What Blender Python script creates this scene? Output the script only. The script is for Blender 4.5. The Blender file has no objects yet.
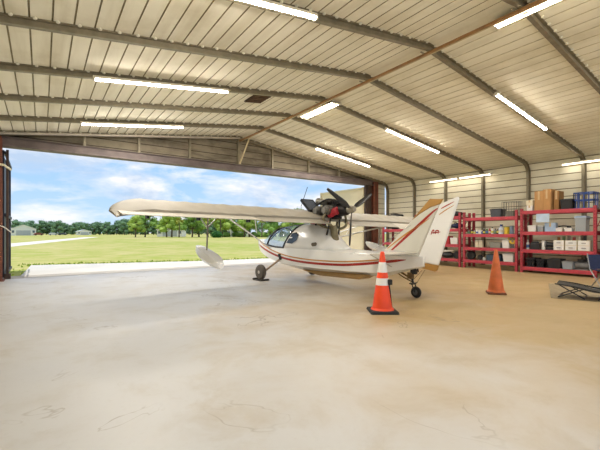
import bpy, bmesh, math, random
from mathutils import Vector, Matrix
random.seed(7)
PI = math.pi
SC = bpy.context.scene
COL = SC.collection

# ------------------------------------------------------------------ materials
def lin(h):
    v = [int(h[i:i+2], 16)/255 for i in (0, 2, 4)]
    return [c/12.92 if c <= .04045 else ((c+.055)/1.055)**2.4 for c in v]
MATS = {}
def M(name, col, rough=.6, metal=0., var=.10, scale=6., bump=0., spec=.5, trans=0., coat=0.):
    if name in MATS: return MATS[name]
    m = bpy.data.materials.new(name); m.use_nodes = True
    nt = m.node_tree; b = nt.nodes['Principled BSDF']
    c = lin(col) if isinstance(col, str) else col
    tc = nt.nodes.new('ShaderNodeTexCoord'); nz = nt.nodes.new('ShaderNodeTexNoise')
    nz.inputs['Scale'].default_value = scale; nz.inputs['Detail'].default_value = 4
    nt.links.new(tc.outputs['Object'], nz.inputs['Vector'])
    rp = nt.nodes.new('ShaderNodeValToRGB')
    rp.color_ramp.elements[0].position = .3; rp.color_ramp.elements[1].position = .7
    rp.color_ramp.elements[0].color = [max(0, x*(1-var)) for x in c]+[1]
    rp.color_ramp.elements[1].color = [min(1, x*(1+var*.6)) for x in c]+[1]
    nt.links.new(nz.outputs['Fac'], rp.inputs['Fac'])
    nt.links.new(rp.outputs['Color'], b.inputs['Base Color'])
    b.inputs['Roughness'].default_value = rough; b.inputs['Metallic'].default_value = metal
    b.inputs['Specular IOR Level'].default_value = spec
    if trans: b.inputs['Transmission Weight'].default_value = trans; b.inputs['IOR'].default_value = 1.1
    if coat: b.inputs['Coat Weight'].default_value = coat; b.inputs['Coat Roughness'].default_value = .1
    if bump:
        bp = nt.nodes.new('ShaderNodeBump'); bp.inputs['Strength'].default_value = bump; bp.inputs['Distance'].default_value = .02
        nt.links.new(nz.outputs['Fac'], bp.inputs['Height']); nt.links.new(bp.outputs['Normal'], b.inputs['Normal'])
    MATS[name] = m; return m
def emit(name, col, s):
    m = bpy.data.materials.new(name); m.use_nodes = True
    b = m.node_tree.nodes['Principled BSDF']
    b.inputs['Base Color'].default_value = lin(col)+[1]
    b.inputs['Emission Color'].default_value = lin(col)+[1]; b.inputs['Emission Strength'].default_value = s
    return m
def N(nt, t, **kw):
    n = nt.nodes.new(t)
    for k, v in kw.items():
        if k in n.inputs: n.inputs[k].default_value = v
        else: setattr(n, k, v)
    return n
def ramp(nt, src, stops):
    r = nt.nodes.new('ShaderNodeValToRGB'); e = r.color_ramp.elements
    while len(e) < len(stops): e.new(.5)
    for i, (p, c) in enumerate(stops):
        e[i].position = p; e[i].color = (list(c)+[1])[:4] if not isinstance(c, str) else lin(c)+[1]
    nt.links.new(src, r.inputs['Fac']); return r.outputs['Color']
def mix(nt, f, a, b, mode='MIX'):
    n = nt.nodes.new('ShaderNodeMix'); n.data_type = 'RGBA'; n.blend_type = mode
    for s, v in ((n.inputs[0], f), (n.inputs[6], a), (n.inputs[7], b)):
        if hasattr(v, 'is_linked'): nt.links.new(v, s)
        else: s.default_value = v if isinstance(v, (int, float)) else (list(v)+[1])[:4]
    return n.outputs[2]
def noise(nt, vec, scale, detail=4, rough=.55, dist=0.):
    n = N(nt, 'ShaderNodeTexNoise'); n.inputs['Scale'].default_value = scale; n.inputs['Detail'].default_value = detail
    n.inputs['Roughness'].default_value = rough; n.inputs['Distortion'].default_value = dist
    nt.links.new(vec, n.inputs['Vector']); return n.outputs['Fac']
def mapping(nt, vec, s=(1, 1, 1), loc=(0, 0, 0), rot=(0, 0, 0)):
    n = N(nt, 'ShaderNodeMapping'); n.inputs['Scale'].default_value = s; n.inputs['Location'].default_value = loc; n.inputs['Rotation'].default_value = rot
    nt.links.new(vec, n.inputs['Vector']); return n.outputs['Vector']

def panel_mat(name, base, dirt, stretch, amount):
    """painted sheet metal with soft dirt blotches running along the sheet"""
    m = bpy.data.materials.new(name); m.use_nodes = True; nt = m.node_tree; b = nt.nodes['Principled BSDF']
    tc = N(nt, 'ShaderNodeTexCoord').outputs['Object']
    n1 = noise(nt, mapping(nt, tc, stretch), 2.2, 6, .6)
    n2 = noise(nt, tc, 1.1, 5, .6)
    f1 = ramp(nt, n1, [(.46, (0, 0, 0)), (.8, (amount,)*3)])
    f2 = ramp(nt, n2, [(.5, (0, 0, 0)), (.78, (amount*.8,)*3)])
    c = mix(nt, f1, lin(base), lin(dirt)); c = mix(nt, f2, c, lin(dirt))
    nt.links.new(c, b.inputs['Base Color']); b.inputs['Roughness'].default_value = .75; b.inputs['Specular IOR Level'].default_value = .2
    return m

def floor_mat():
    m = bpy.data.materials.new('sealed concrete'); m.use_nodes = True; nt = m.node_tree; b = nt.nodes['Principled BSDF']
    tc = N(nt, 'ShaderNodeTexCoord').outputs['Object']
    big = noise(nt, tc, .22, 5, .6); mid = noise(nt, tc, 1.4, 7, .65, .4); fine = noise(nt, tc, 18, 5, .7)
    # slab paler towards low X and the door, edge broken up by noise
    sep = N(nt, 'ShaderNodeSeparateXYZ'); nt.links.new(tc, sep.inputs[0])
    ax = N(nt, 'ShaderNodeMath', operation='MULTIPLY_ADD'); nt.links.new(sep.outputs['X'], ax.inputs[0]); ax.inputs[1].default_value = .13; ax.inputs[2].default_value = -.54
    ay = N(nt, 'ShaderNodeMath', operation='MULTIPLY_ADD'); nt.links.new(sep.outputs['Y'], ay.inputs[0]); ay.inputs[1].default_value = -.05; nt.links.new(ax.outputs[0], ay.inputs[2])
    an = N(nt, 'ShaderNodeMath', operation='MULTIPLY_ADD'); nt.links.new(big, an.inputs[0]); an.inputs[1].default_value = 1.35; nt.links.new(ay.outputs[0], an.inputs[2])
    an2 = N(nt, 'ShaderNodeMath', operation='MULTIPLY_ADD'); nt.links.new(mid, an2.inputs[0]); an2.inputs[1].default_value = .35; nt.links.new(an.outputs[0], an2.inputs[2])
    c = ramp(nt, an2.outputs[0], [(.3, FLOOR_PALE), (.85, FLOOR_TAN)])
    st = ramp(nt, mid, [(.5, (0, 0, 0)), (.66, (.22,)*3), (.8, (.4,)*3)])
    c = mix(nt, st, c, lin('a39372'))
    # wandering stain outlines and hair cracks
    wv = noise(nt, mapping(nt, tc, (1, 1, 1), (3, 1, 0)), .9, 4, .55, 1.2)
    ring = ramp(nt, wv, [(.492, (0, 0, 0)), (.5, (.7,)*3), (.508, (0, 0, 0))])
    gate = ramp(nt, noise(nt, tc, .5, 2), [(.5, (0, 0, 0)), (.62, (1, 1, 1))])
    rg = mix(nt, 1.0, ring, gate, 'MULTIPLY')
    c = mix(nt, rg, c, lin('8a7d66'))
    fs = ramp(nt, fine, [(.3, (.1,)*3), (.45, (0, 0, 0))])
    c = mix(nt, fs, c, lin('9a8d74'))
    nt.links.new(c, b.inputs['Base Color'])
    r = ramp(nt, mid, [(.3, (.36,)*3), (.7, (.55,)*3)]); nt.links.new(r, b.inputs['Roughness'])
    b.inputs['Specular IOR Level'].default_value = .4
    bp = N(nt, 'ShaderNodeBump'); bp.inputs['Strength'].default_value = .06; nt.links.new(fine, bp.inputs['Height']); nt.links.new(bp.outputs['Normal'], b.inputs['Normal'])
    return m
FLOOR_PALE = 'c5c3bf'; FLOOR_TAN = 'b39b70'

def grass_mat():
    m = bpy.data.materials.new('field grass'); m.use_nodes = True; nt = m.node_tree; b = nt.nodes['Principled BSDF']
    tc = N(nt, 'ShaderNodeTexCoord').outputs['Object']
    n1 = noise(nt, mapping(nt, tc, (.07, .035, 1)), 1, 5, .6, .5); n2 = noise(nt, tc, .55, 6, .7); n3 = noise(nt, tc, 6, 4, .7)
    c = ramp(nt, n1, [(.41, '8fa038'), (.5, 'b4ad66'), (.59, 'c8b884')])
    c2 = ramp(nt, n2, [(.40, '8ca23c'), (.5, 'b8b26c'), (.62, 'd2c296')])
    c = mix(nt, .5, c, c2); c3 = ramp(nt, n3, [(.3, '9aa348'), (.7, 'cabf78')]); c = mix(nt, .25, c, c3)
    nt.links.new(c, b.inputs['Base Color']); b.inputs['Roughness'].default_value = .9; b.inputs['Specular IOR Level'].default_value = .1
    return m

cream = M('cream sheet', 'd9cfae', .5)
frame_m = M('galvanised frame steel', '8c836e', .45, .35, .2, 9)
light_steel = M('light galvanised tube', 'a49c8a', .4, .4, .15, 9)
rust_m = M('rust red steel', '7a4634', .6, .1, .3, 5)
navy_m = M('dark blue steel', '3a3c4a', .5, .2, .2, 5)
dark_m = M('dark brown steel', '4a3a32', .6, .2, .25, 5)
head_m = M('weathered header steel', '6e625f', .55, .25, .3, 3)
orange_wood = M('orange brown timber', '9c7448', .6, 0, .25, 8)
white_m = M('white gel coat', 'f8f7f3', .25, 0, .03, 3, coat=.4)
fabric_m = M('cream aircraft fabric', '9c9587', .55, 0, .06, 4)
fabric2 = M('pale aileron fabric', 'bdb6a7', .5, 0, .05, 4)
red_s = M('red stripe paint', 'a8271f', .3, 0, .08)
gold_s = M('gold stripe paint', 'c98f45', .35, 0, .1)
gold_p = M('ochre fin paint', 'b98a45', .45, 0, .12, 4)
black_m = M('black rubber', '1d1d1e', .65, 0, .2, 12)
blackf = M('black frame paint', '1b1c1f', .35, .1, .15)
alu = M('bare aluminium', 'b9b7b2', .32, .9, .1, 10)
engine_m = M('dark engine metal', '2c2a2a', .4, .6, .4, 14)
engine_l = M('cast engine alloy', '8b8880', .4, .7, .3, 14)
engine_r = M('red engine cover', 'b5303a', .4, 0, .2)
muff_m = M('olive exhaust steel', '7c7358', .45, .5, .3, 12)
red_rack = M('red rack steel', 'b53f4b', .4, .05, .12, 8)
deck_m = M('grey brown shelf board', '8d8068', .7, 0, .2, 8)
glass_m = bpy.data.materials.new('canopy glass'); glass_m.use_nodes = True
_nt = glass_m.node_tree; _g = _nt.nodes.new('ShaderNodeBsdfGlossy'); _g.inputs['Roughness'].default_value = .03; _t = _nt.nodes.new('ShaderNodeBsdfTransparent'); _t.inputs['Color'].default_value = (.9, .94, .97, 1)
_f = _nt.nodes.new('ShaderNodeValue'); _f.outputs[0].default_value = .12; _m = _nt.nodes.new('ShaderNodeMixShader')
for _a, _b in ((_f.outputs[0], _m.inputs[0]), (_t.outputs[0], _m.inputs[1]), (_g.outputs[0], _m.inputs[2]), (_m.outputs[0], _nt.nodes['Material Output'].inputs['Surface'])): _nt.links.new(_a, _b)
cone_o = M('bright orange plastic', 'f04a1c', .45, 0, .1, 6)
cone_w = M('faded orange plastic', 'd9713a', .55, 0, .18, 7)
refl = M('white reflective collar', 'ece9e2', .35, 0, .05)
refl2 = M('grey worn collar', 'd0bba6', .5, 0, .2)
card = M('brown cardboard', 'b98b58', .8, 0, .1, 7)
card2 = M('darker cardboard', '9a7040', .8, 0, .12, 7)
wplast = M('white plastic', 'e6e4de', .4, 0, .06)
cplast = M('cream plastic', 'e0d6bb', .5, 0, .08)
bplast = M('black plastic', '26272b', .45, 0, .25, 9)
gplast = M('grey plastic', '7d7d7c', .45, 0, .2, 9)
clearp = M('clear plastic', 'd5dde2', .15, 0, .05, 4, trans=.55)
bluep = M('blue plastic', '2c4f9a', .4, 0, .15)
lblue = M('pale blue plastic', 'a9bfd8', .4, 0, .12)
navyf = M('navy fabric', '20294a', .8, 0, .2, 20)
darkf = M('dark grey mesh fabric', '3c3832', .85, 0, .3, 25)
yel = M('yellow plastic', 'd8b736', .45, 0, .1)
green = M('green plastic', '5e7c4a', .45, 0, .15)
redp = M('red plastic', 'b5262c', .4, 0, .1)
tube_on = emit('lit tube', 'fff6e8', 38.); wtube_on = emit('lit wall tube', 'fff3dc', 6.); stube_on = emit('lit shop tube', 'fff3d8', 12.)
fix_m = M('white enamel fixture', 'e8e2d2', .4, 0, .04)
bark = M('bark', '6d5a48', .9, 0, .3, 3)

# ------------------------------------------------------------------ geometry helpers
class MB:
    def __init__(s): s.v = []; s.f = []; s.mi = []; s.cur = 0
    def add(s, vs, fs):
        o = len(s.v); s.v += [tuple(v) for v in vs]; s.f += [tuple(i+o for i in f) for f in fs]; s.mi += [s.cur]*len(fs); return s
    def box(s, c, d, rot=None):
        x, y, z = [k/2 for k in d]
        vs = [Vector((i*x, j*y, k*z)) for i in (-1, 1) for j in (-1, 1) for k in (-1, 1)]
        if rot is not None:
            R = rot if isinstance(rot, Matrix) else Matrix.Rotation(rot, 3, 'Z'); vs = [R @ v for v in vs]
        C = Vector(c)
        return s.add([v+C for v in vs], [(0, 1, 3, 2), (4, 6, 7, 5), (0, 4, 5, 1), (2, 3, 7, 6), (0, 2, 6, 4), (1, 5, 7, 3)])
    def bx(s, x0, x1, y0, y1, z0, z1): return s.box(((x0+x1)/2, (y0+y1)/2, (z0+z1)/2), (x1-x0, y1-y0, z1-z0))
    def taper(s, c, d0, d1, h, open_top=False):
        """tub: base rectangle d0, top rectangle d1, c = base centre"""
        x, y, z = c
        vs = [(x+i*d[0]/2, y+j*d[1]/2, z+k) for d, k in ((d0, 0), (d1, h)) for i, j in ((-1, -1), (1, -1), (1, 1), (-1, 1))]
        fs = [(3, 2, 1, 0), (0, 1, 5, 4), (1, 2, 6, 5), (2, 3, 7, 6), (3, 0, 4, 7)]
        if not open_top: fs.append((4, 5, 6, 7))
        return s.add(vs, fs)
    def cyl(s, p0, p1, r0, r1=None, n=12, caps=True):
        if r1 is None: r1 = r0
        p0, p1 = Vector(p0), Vector(p1); d = (p1-p0).normalized()
        a = d.orthogonal().normalized(); b = d.cross(a)
        vs = []
        for p, r in ((p0, r0), (p1, r1)):
            vs += [p+(a*math.cos(2*PI*i/n)+b*math.sin(2*PI*i/n))*r for i in range(n)]
        fs = [(i, (i+1) % n, n+(i+1) % n, n+i) for i in range(n)]
        if caps: fs += [tuple(range(n-1, -1, -1)), tuple(range(n, 2*n))]
        return s.add(vs, fs)
    def tube(s, pts, r, n=8):
        pts = [Vector(p) for p in pts]; rings = []; prev = None
        for i, p in enumerate(pts):
            d = (pts[min(i+1, len(pts)-1)]-pts[max(i-1, 0)]).normalized()
            a = d.orthogonal().normalized() if prev is None else (prev-d*prev.dot(d)).normalized()
            prev = a; b = d.cross(a); rr = r[i] if isinstance(r, (list, tuple)) else r
            rings.append([p+(a*math.cos(2*PI*k/n)+b*math.sin(2*PI*k/n))*rr for k in range(n)])
        return s.loft(rings, True)
    def loft(s, rings, caps=True, closed=True):
        n = len(rings[0]); vs = [p for r in rings for p in r]; fs = []
        for i in range(len(rings)-1):
            for k in range(n if closed else n-1):
                a, b = i*n+k, i*n+(k+1) % n; fs.append((a, b, b+n, a+n))
        if caps: fs += [tuple(range(n-1, -1, -1)), tuple(range((len(rings)-1)*n, len(rings)*n))]
        return s.add(vs, fs)
    def lathe(s, prof, c=(0, 0, 0), n=20, axis='Z', M3=None):
        vs = []; fs = []
        for r, z in prof:
            for k in range(n):
                t = 2*PI*k/n; v = Vector((r*math.cos(t), r*math.sin(t), z))
                if axis == 'Y': v = Vector((v.x, v.z, v.y))
                if axis == 'X': v = Vector((v.z, v.x, v.y))
                if M3 is not None: v = M3 @ v
                vs.append(v+Vector(c))
        m = len(prof)
        for i in range(m-1):
            for k in range(n): fs.append((i*n+k, i*n+(k+1) % n, (i+1)*n+(k+1) % n, (i+1)*n+k))
        fs += [tuple(range(n-1, -1, -1)), tuple(range((m-1)*n, m*n))]
        return s.add(vs, fs)
    def ball(s, c, r, n=10, m=7, jit=0.):
        if isinstance(r, (int, float)): r = (r, r, r)
        rings = []
        for i in range(1, m):
            a = PI*i/m
            rings.append([Vector(c)+Vector((r[0]*math.sin(a)*math.cos(2*PI*k/n), r[1]*math.sin(a)*math.sin(2*PI*k/n), -r[2]*math.cos(a)))*(1+random.uniform(-jit, jit)) for k in range(n)])
        return s.loft(rings, True)
    def prism(s, poly, axis, a, b):
        """extrude a 2-D polygon along axis ('X': poly is (y,z); 'Y': (x,z); 'Z': (x,y)) from a to b"""
        def P(p, t): return (t, p[0], p[1]) if axis == 'X' else ((p[0], t, p[1]) if axis == 'Y' else (p[0], p[1], t))
        n = len(poly); vs = [P(p, a) for p in poly]+[P(p, b) for p in poly]
        return s.add(vs, [tuple(range(n-1, -1, -1)), tuple(range(n, 2*n))]+[(i, (i+1) % n, n+(i+1) % n, n+i) for i in range(n)])
    def ribbon(s, path, y, w, d0, d1):
        """rectangular bar swept along an XZ path; d0..d1 is the offset to the inside, w the full width along Y"""
        P = [Vector((p[0], p[1])) for p in path]; rings = []
        for i, p in enumerate(P):
            t = (P[min(i+1, len(P)-1)]-P[max(i-1, 0)]).normalized(); nrm = Vector((-t.y, t.x))
            a, b = p+nrm*d0, p+nrm*d1
            rings.append([(a.x, y-w/2, a.y), (a.x, y+w/2, a.y), (b.x, y+w/2, b.y), (b.x, y-w/2, b.y)])
        return s.loft(rings, True)
    def build(s, name, mat, parent=None, smooth=True, bevel=0., angle=35, fix=True):
        me = bpy.data.meshes.new(name); me.from_pydata(s.v, [], s.f)
        for m in (mat if isinstance(mat, (list, tuple)) else [mat]): me.materials.append(m)
        for p, i in zip(me.polygons, s.mi): p.material_index = i
        if fix:
            bm = bmesh.new(); bm.from_mesh(me); bmesh.ops.recalc_face_normals(bm, faces=bm.faces); bm.to_mesh(me); bm.free()
        if smooth:
            for p in me.polygons: p.use_smooth = True
            me.set_sharp_from_angle(angle=math.radians(angle))
        o = bpy.data.objects.new(name, me); COL.objects.link(o)
        if parent is not None: o.parent = parent
        if bevel:
            md = o.modifiers.new('edge', 'BEVEL'); md.width = bevel; md.segments = 2; md.limit_method = 'ANGLE'
        return o
def tag(o, label=None, cat=None, group=None, kind=None):
    if label: o['label'] = label
    if cat: o['category'] = cat
    if group: o['group'] = group
    if kind: o['kind'] = kind
    return o
def empty(name, loc=(0, 0, 0), rz=0., label=None, cat=None, group=None, kind=None):
    o = bpy.data.objects.new(name, None); COL.objects.link(o); o.location = loc; o.rotation_euler = (0, 0, rz); o.empty_display_size = .2
    return tag(o, label, cat, group, kind)
def copy_tree(o, parent=None):
    c = o.copy(); COL.objects.link(c); c.parent = parent
    for ch in [k for k in SC.objects if k.parent == o]: copy_tree(ch, c)
    return c
def crom(P, k=4):
    """Catmull-Rom through tuples of any length"""
    out = []
    for i in range(len(P)-1):
        a, b, c, d = P[max(i-1, 0)], P[i], P[i+1], P[min(i+2, len(P)-1)]
        for j in range(k):
            t = j/k
            out.append(tuple(.5*(2*q+(r-p)*t+(2*p-5*q+4*r-u)*t*t+(3*q-p-3*r+u)*t**3) for p, q, r, u in zip(a, b, c, d)))
    out.append(tuple(P[-1])); return out

# ------------------------------------------------------------------ building shell (X across the hangar, Y towards the big door)
XL, XR, XM, YB, YF, ZA, SL = -2.35, 14.35, 6.05, -1.7, 12.6, 4.88, .134  # unseen rear end at YB left open and close, to let added daylight in
def zr(x): return ZA-SL*abs(x-XM)
def struct(o): o['kind'] = 'structure'; return o
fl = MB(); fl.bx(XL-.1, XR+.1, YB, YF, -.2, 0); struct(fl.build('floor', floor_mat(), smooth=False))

roof_mat = panel_mat('roof sheet', 'f5efdb', 'bfb391', (1.2, .12, 1), .6)
wall_mat = panel_mat('wall sheet', 'f0ead4', 'b5a882', (1, .12, 1.2), .5)
gable_mat = panel_mat('sooty gable sheet', '9a907c', '453c33', (.3, 1, 1.5), 1.)
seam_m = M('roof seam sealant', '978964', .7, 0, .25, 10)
def seamed(mb, pts2, place, ext, sp=.25, w=.022, h=.018):
    """sheet with standing seams: 2-D base line from pts2[0] to pts2[1], seams raised to the outside; place(u,off) -> 2-D point"""
    n = int(pts2/sp); pr = []
    for i in range(n+1):
        u = i*sp
        pr.append((u, 0, 0))
        a = u+sp-w
        if a+w < pts2: pr += [(a, 0, 0), (a+.003, h, 1), (a+w-.003, h, 1)]
    pr.append((pts2, 0, 0)); pr = [p for i, p in enumerate(pr) if i == 0 or p[0] > pr[i-1][0]+1e-5]
    pts = [place(u, o) for u, o, k in pr]
    for i in range(len(pts)-1):
        k = 1 if (pr[i][2] or pr[i+1][2]) else 0
        mb.cur = k; mb.add(ext(pts[i], pts[i+1]), [(0, 1, 2, 3)])
y0r, y1r = YB-.3, YF+.35
def roof(side, name):
    mb = MB(); L = (XM-XL+.25)/math.cos(math.atan(SL)); cs = 1/math.hypot(1, SL); sn = SL*cs
    def place(u, o): return (XM+side*(u*cs+o*sn), ZA-u*sn+o*cs)
    seamed(mb, L, place, lambda a, b: [(a[0], y0r, a[1]), (b[0], y0r, b[1]), (b[0], y1r, b[1]), (a[0], y1r, a[1])])
    # weather sheet above
    mb.cur = 0
    a, b = place(0, .07), place(L, .07); mb.add([(a[0], y0r, a[1]), (b[0], y0r, b[1]), (b[0], y1r, b[1]), (a[0], y1r, a[1])], [(0, 1, 2, 3)])
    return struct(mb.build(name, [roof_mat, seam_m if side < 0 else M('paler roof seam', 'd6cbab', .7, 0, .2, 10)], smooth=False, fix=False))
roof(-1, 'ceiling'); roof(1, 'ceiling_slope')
def side_wall(x, sgn, name):
    mb = MB(); seamed(mb, zr(x), lambda u, o: (x+sgn*o, u), lambda a, b: [(a[0], YB, a[1]), (b[0], YB, b[1]), (b[0], YF, b[1]), (a[0], YF, a[1])], sp=.25, w=.03)
    mb.cur = 0; mb.bx(x+sgn*.08-.01, x+sgn*.08+.01, YB, YF, 0, zr(x))
    return struct(mb.build(name, [wall_mat, M('wall seam', '8f8262', .8)], smooth=False, fix=False))
side_wall(XR, 1, 'wall_right'); side_wall(XL, -1, 'wall_left')
def gable():
    mb = MB(); mb2 = MB()
    y = YF+.12
    z = 3.68
    while z < ZA:
        z1 = min(z+.25, ZA)
        def half(zz): return (ZA-zz)/SL
        a0, a1 = min(half(z), XM-XL), min(half(z1), XM-XL)
        mb.cur = 0; mb.add([(XM-a0, y, z), (XM+a0, y, z), (XM+a1, y, z1-.028), (XM-a1, y, z1-.028)], [(0, 1, 2, 3)])
        mb.cur = 1; mb.add([(XM-a1, y+.03, z1-.035), (XM+a1, y+.03, z1-.035), (XM+a1, y+.03, z1+.005), (XM-a1, y+.03, z1+.005)], [(0, 1, 2, 3)])
        z += .25
    mb.cur = 0; a0 = XM-XL
    mb.add([(XL, y+.05, 3.6), (XR, y+.05, 3.6), (XR, y+.05, zr(XR)), (XM, y+.05, ZA+.02), (XL, y+.05, zr(XL))], [(0, 1, 2, 3, 4)])
    struct(mb.build('wall_front_gable', [gable_mat, M('sooty seam', '4a4033', .8)], smooth=False, fix=False))
    for x0, x1, nm in ((13.5, XR, 'wall_front_right'), (XL, -.98, 'wall_front_left')):
        m2 = MB(); seamed(m2, 3.72, lambda u, o: (y+o, u), lambda a, b: [(x0, a[0], a[1]), (x0, b[0], b[1]), (x1, b[0], b[1]), (x1, a[0], a[1])])
        m2.cur = 0; m2.bx(x0, x1, y+.08, y+.1, 0, 3.72)
        struct(m2.build(nm, [wall_mat, seam_m], smooth=False, fix=False))
gable()

# roof frames: one continuous rib each, floor to floor, rounded at the eaves
def frame_path():
    r = .5; ang = math.atan(SL); xi, zi = XR-.005, zr(XR)
    pts = [(xi, 0.)]
    d = r*math.tan((PI/2-ang)/2); zc = zi-d; cx, cz = xi-r, zc
    for i in range(11):
        t = (PI/2-ang)*i/10; pts.append((cx+r*math.cos(t), cz+r*math.sin(t)))
    right = pts+[(XM+.02, ZA-.003)]
    left = [(2*XM-x, z) for x, z in reversed(right)]
    return right+left[0:]
FP = frame_path()
frame_ys = [12.5, 10.87, 9.25, 7.6, 5.95, 4.3, 2.65, 1.0, -.65]
fb = MB(); fb.ribbon(FP, 0, .14, 0, .018); fb.ribbon(FP, 0, .05, .018, .09); fb.ribbon(FP, 0, .075, .085, .105)
fc = MB(); fc.tube([(p[0]+(-.13 if p[0] > XM else .13), .065, p[1]-.15 if abs(p[0]-XM) < 7.6 else p[1]-.0) for p in FP if p[1] > .5 and abs(p[0]-XM) < 7.7], .016, 6)
fk = MB()
u = .125
while u < 8.2:
    for sg in (-1, 1):
        for dy in (-.09,):
            fk.ball((XM+sg*u, dy, zr(XM+u)-.012), (.028, .028, .024), 7, 5)
    u += .25
f0 = None
for i, y in enumerate(frame_ys):
    if f0 is None:
        f0 = fb.build('trim_1', frame_m, angle=30); c0 = fc.build('conduit', light_steel, f0); k0 = fk.build('bolt_heads', M('pale bolt heads', 'f2eedd', .4, 0), f0); k0['kind'] = 'stuff'; o = f0
    else:
        o = f0.copy(); COL.objects.link(o)
        for ch in (c0, k0): cc = ch.copy(); COL.objects.link(cc); cc.parent = o
        o.name = 'trim_%d' % (i+1)
    o.location.y = y; o['kind'] = 'structure'
# ridge strip
rb = MB(); rb.bx(XM-.03, XM+.015, YB, YF-.05, ZA-.2, ZA-.16); o = struct(rb.build('trim_20', orange_wood, smooth=False))
rb = MB(); rb.cyl((XM+.1, YB, ZA-.15), (XM+.1, YF-.1, ZA-.15), .022); struct(rb.build('trim_21', M('beige ridge pipe', 'cdbd94', .5)))
# header truss over the door
hd = MB(); hd.bx(-.95, 13.2, YF-.12, YF+.1, 3.58, 3.80); hd.bx(-.95, 13.2, YF-.2, YF+.12, 3.56, 3.60); hd.bx(-.95, 13.2, YF-.18, YF-.1, 3.79, 3.82)
struct(hd.build('beam_over_door', head_m, smooth=False, bevel=.008))
tr = MB(); tr.cyl((-1.0, YF-.26, 3.86), (XM-.04, YF-.26, 4.78), .04)
struct(tr.build('trim_22', M('pale chord pipe', 'b9b2a6', .4, .3, .15, 9)))
for i, x in enumerate((1.03, 2.54, 4.17, XM, 7.5, 9.3, 11.0)):
    m = MB(); w = .14 if abs(x-XM) < .1 else .07
    m.bx(x-w/2, x+w/2, YF-.16, YF-.04, 3.8, zr(x)-.02); struct(m.build('trim_%d' % (23+i), frame_m, smooth=False, bevel=.006))
br = MB(); br.tube([(XM+.12, 11.9, ZA-.18), (XM-.02, YF-.2, 3.84)], .03); struct(br.build('trim_35', M('beige brace pipe', 'd3c39c', .5)))
# pipe along the gable rafter on the low side, jambs
for nm, x0, x1, y0, y1, m_ in (('column_red', 13.17, 13.48, 12.36, 12.62, rust_m), ('column_dark', 12.86, 13.12, 12.48, 12.68, dark_m), ('column_rust', -1.2, -.85, 12.1, 12.4, rust_m)):
    m = MB()
    if nm != 'column_dark':                       # H-section stanchion
        m.bx(x0, x1, y0, y0+.03, 0, 3.75); m.bx(x0, x1, y1-.03, y1, 0, 3.75); m.bx((x0+x1)/2-.02, (x0+x1)/2+.02, y0, y1, 0, 3.75); m.bx(x0-.05, x1+.05, y0-.05, y1+.05, 0, .02)
    else: m.bx(x0, x1, y0, y1, 0, 3.6); m.bx(x0-.06, x0, y0+.05, y1-.03, 0, 3.6)
    struct(m.build(nm, m_, smooth=False))

# ------------------------------------------------------------------ door leaves folded outward
def door_leaf(name, p0, p1, h, skin, fr, sgn):
    d = Vector((p1[0]-p0[0], p1[1]-p0[1], 0)); L = d.length; rz = math.atan2(d.y, d.x)
    o = empty(name, (p0[0], p0[1], 0), rz, kind='structure')
    mb = MB(); seamed(mb, h-.06, lambda u, o_: (sgn*(.02-o_), u+.05), lambda a, b: [(0, a[0], a[1]), (0, b[0], b[1]), (L, b[0], b[1]), (L, a[0], a[1])], sp=.4, w=.03, h=-.02)
    mb.cur = 0; mb.bx(0, L, -.004, .004, .05, h)
    mb.build('skin', skin, o, smooth=False, fix=False)
    for u in (.05, L-.05):
        m = MB(); m.bx(u-.05, u+.05, -.06, .06, .03, h+.02); m.build('stile', fr, o, smooth=False, bevel=.006)
    for z in (.08, h*.5, h-.04):
        m = MB(); m.bx(.05, L-.05, -sgn*.07-.02, -sgn*.07+.02, z-.04, z+.04); m.build('girt', fr, o, smooth=False)
    for z in (.5, 1.8, 3.0):
        m = MB(); m.cyl((-.03, 0, z-.09), (-.03, 0, z+.09), .03); m.build('hinge', dark_m, o)
    return o
leaf_m = panel_mat('door leaf sheet', 'dccfae', 'b49f78', (.2, 1, 1), .35)
door_leaf('door_1', (12.83, 12.68), (12.74, 15.95), 3.47, [leaf_m, M('leaf seam', 'b7a67e', .7)], M('beige door steel', 'd6c8a4', .5, .1), -1)
door_leaf('door_2', (-.9, 12.8), (-.93, 15.95), 3.5, [navy_m, navy_m], navy_m, 1)
m = MB(); m.bx(-.80, -.74, 12.7, 12.78, 0.0, 3.52); m.bx(-.84, -.7, 12.66, 12.82, 0, .14); struct(m.build('trim_31', dark_m, smooth=False, bevel=.006))

# ------------------------------------------------------------------ ground outside
gm = grass_mat()
m = MB(); m.add([(-700, YF+.05, -.06), (700, YF+.05, -.06), (700, 1500, -.06), (-700, 1500, -.06)], [(0, 1, 2, 3)]); struct(m.build('ground_field', gm, smooth=False, fix=False))
m = MB(); m.add([(-700, -400, -.21), (700, -400, -.21), (700, YF+.05, -.21), (-700, YF+.05, -.21)], [(0, 1, 2, 3)]); struct(m.build('ground_yard', M('pale yard concrete', 'cfc8b8', .8, 0, .12, .5), smooth=False, fix=False))
conc = M('sunlit apron concrete', 'd0cbc1', .75, 0, .1, .8)
m = MB(); m.prism([(-.55, YF), (14.5, YF), (14.5, 15.2), (6, 16.0), (-.35, 17.7)], 'Z', -.2, -.01); struct(m.build('ground_apron', conc, smooth=False))
m = MB(); m.bx(-.9, 13.2, YF, YF+.85, -.2, -.002); struct(m.build('trim_32', M('shade grey apron concrete', 'a9a298', .75, 0, .15, 2), smooth=False))  # greyer strip carries the shade band at the door in its colour
m = MB(); m.prism([(-19.9, -46+0), (-2.3, 44.5), (14.6, 131), (10.6, 131), (-3.2, 57.9), (-24, -46)][1:5]+[(-13, 13), (-8.3, 13)], 'Z', -.1, -.045); struct(m.build('path_taxiway', M('pale taxiway', 'e2dacb', .8, 0, .1, .3), smooth=False))
m = MB()
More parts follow.
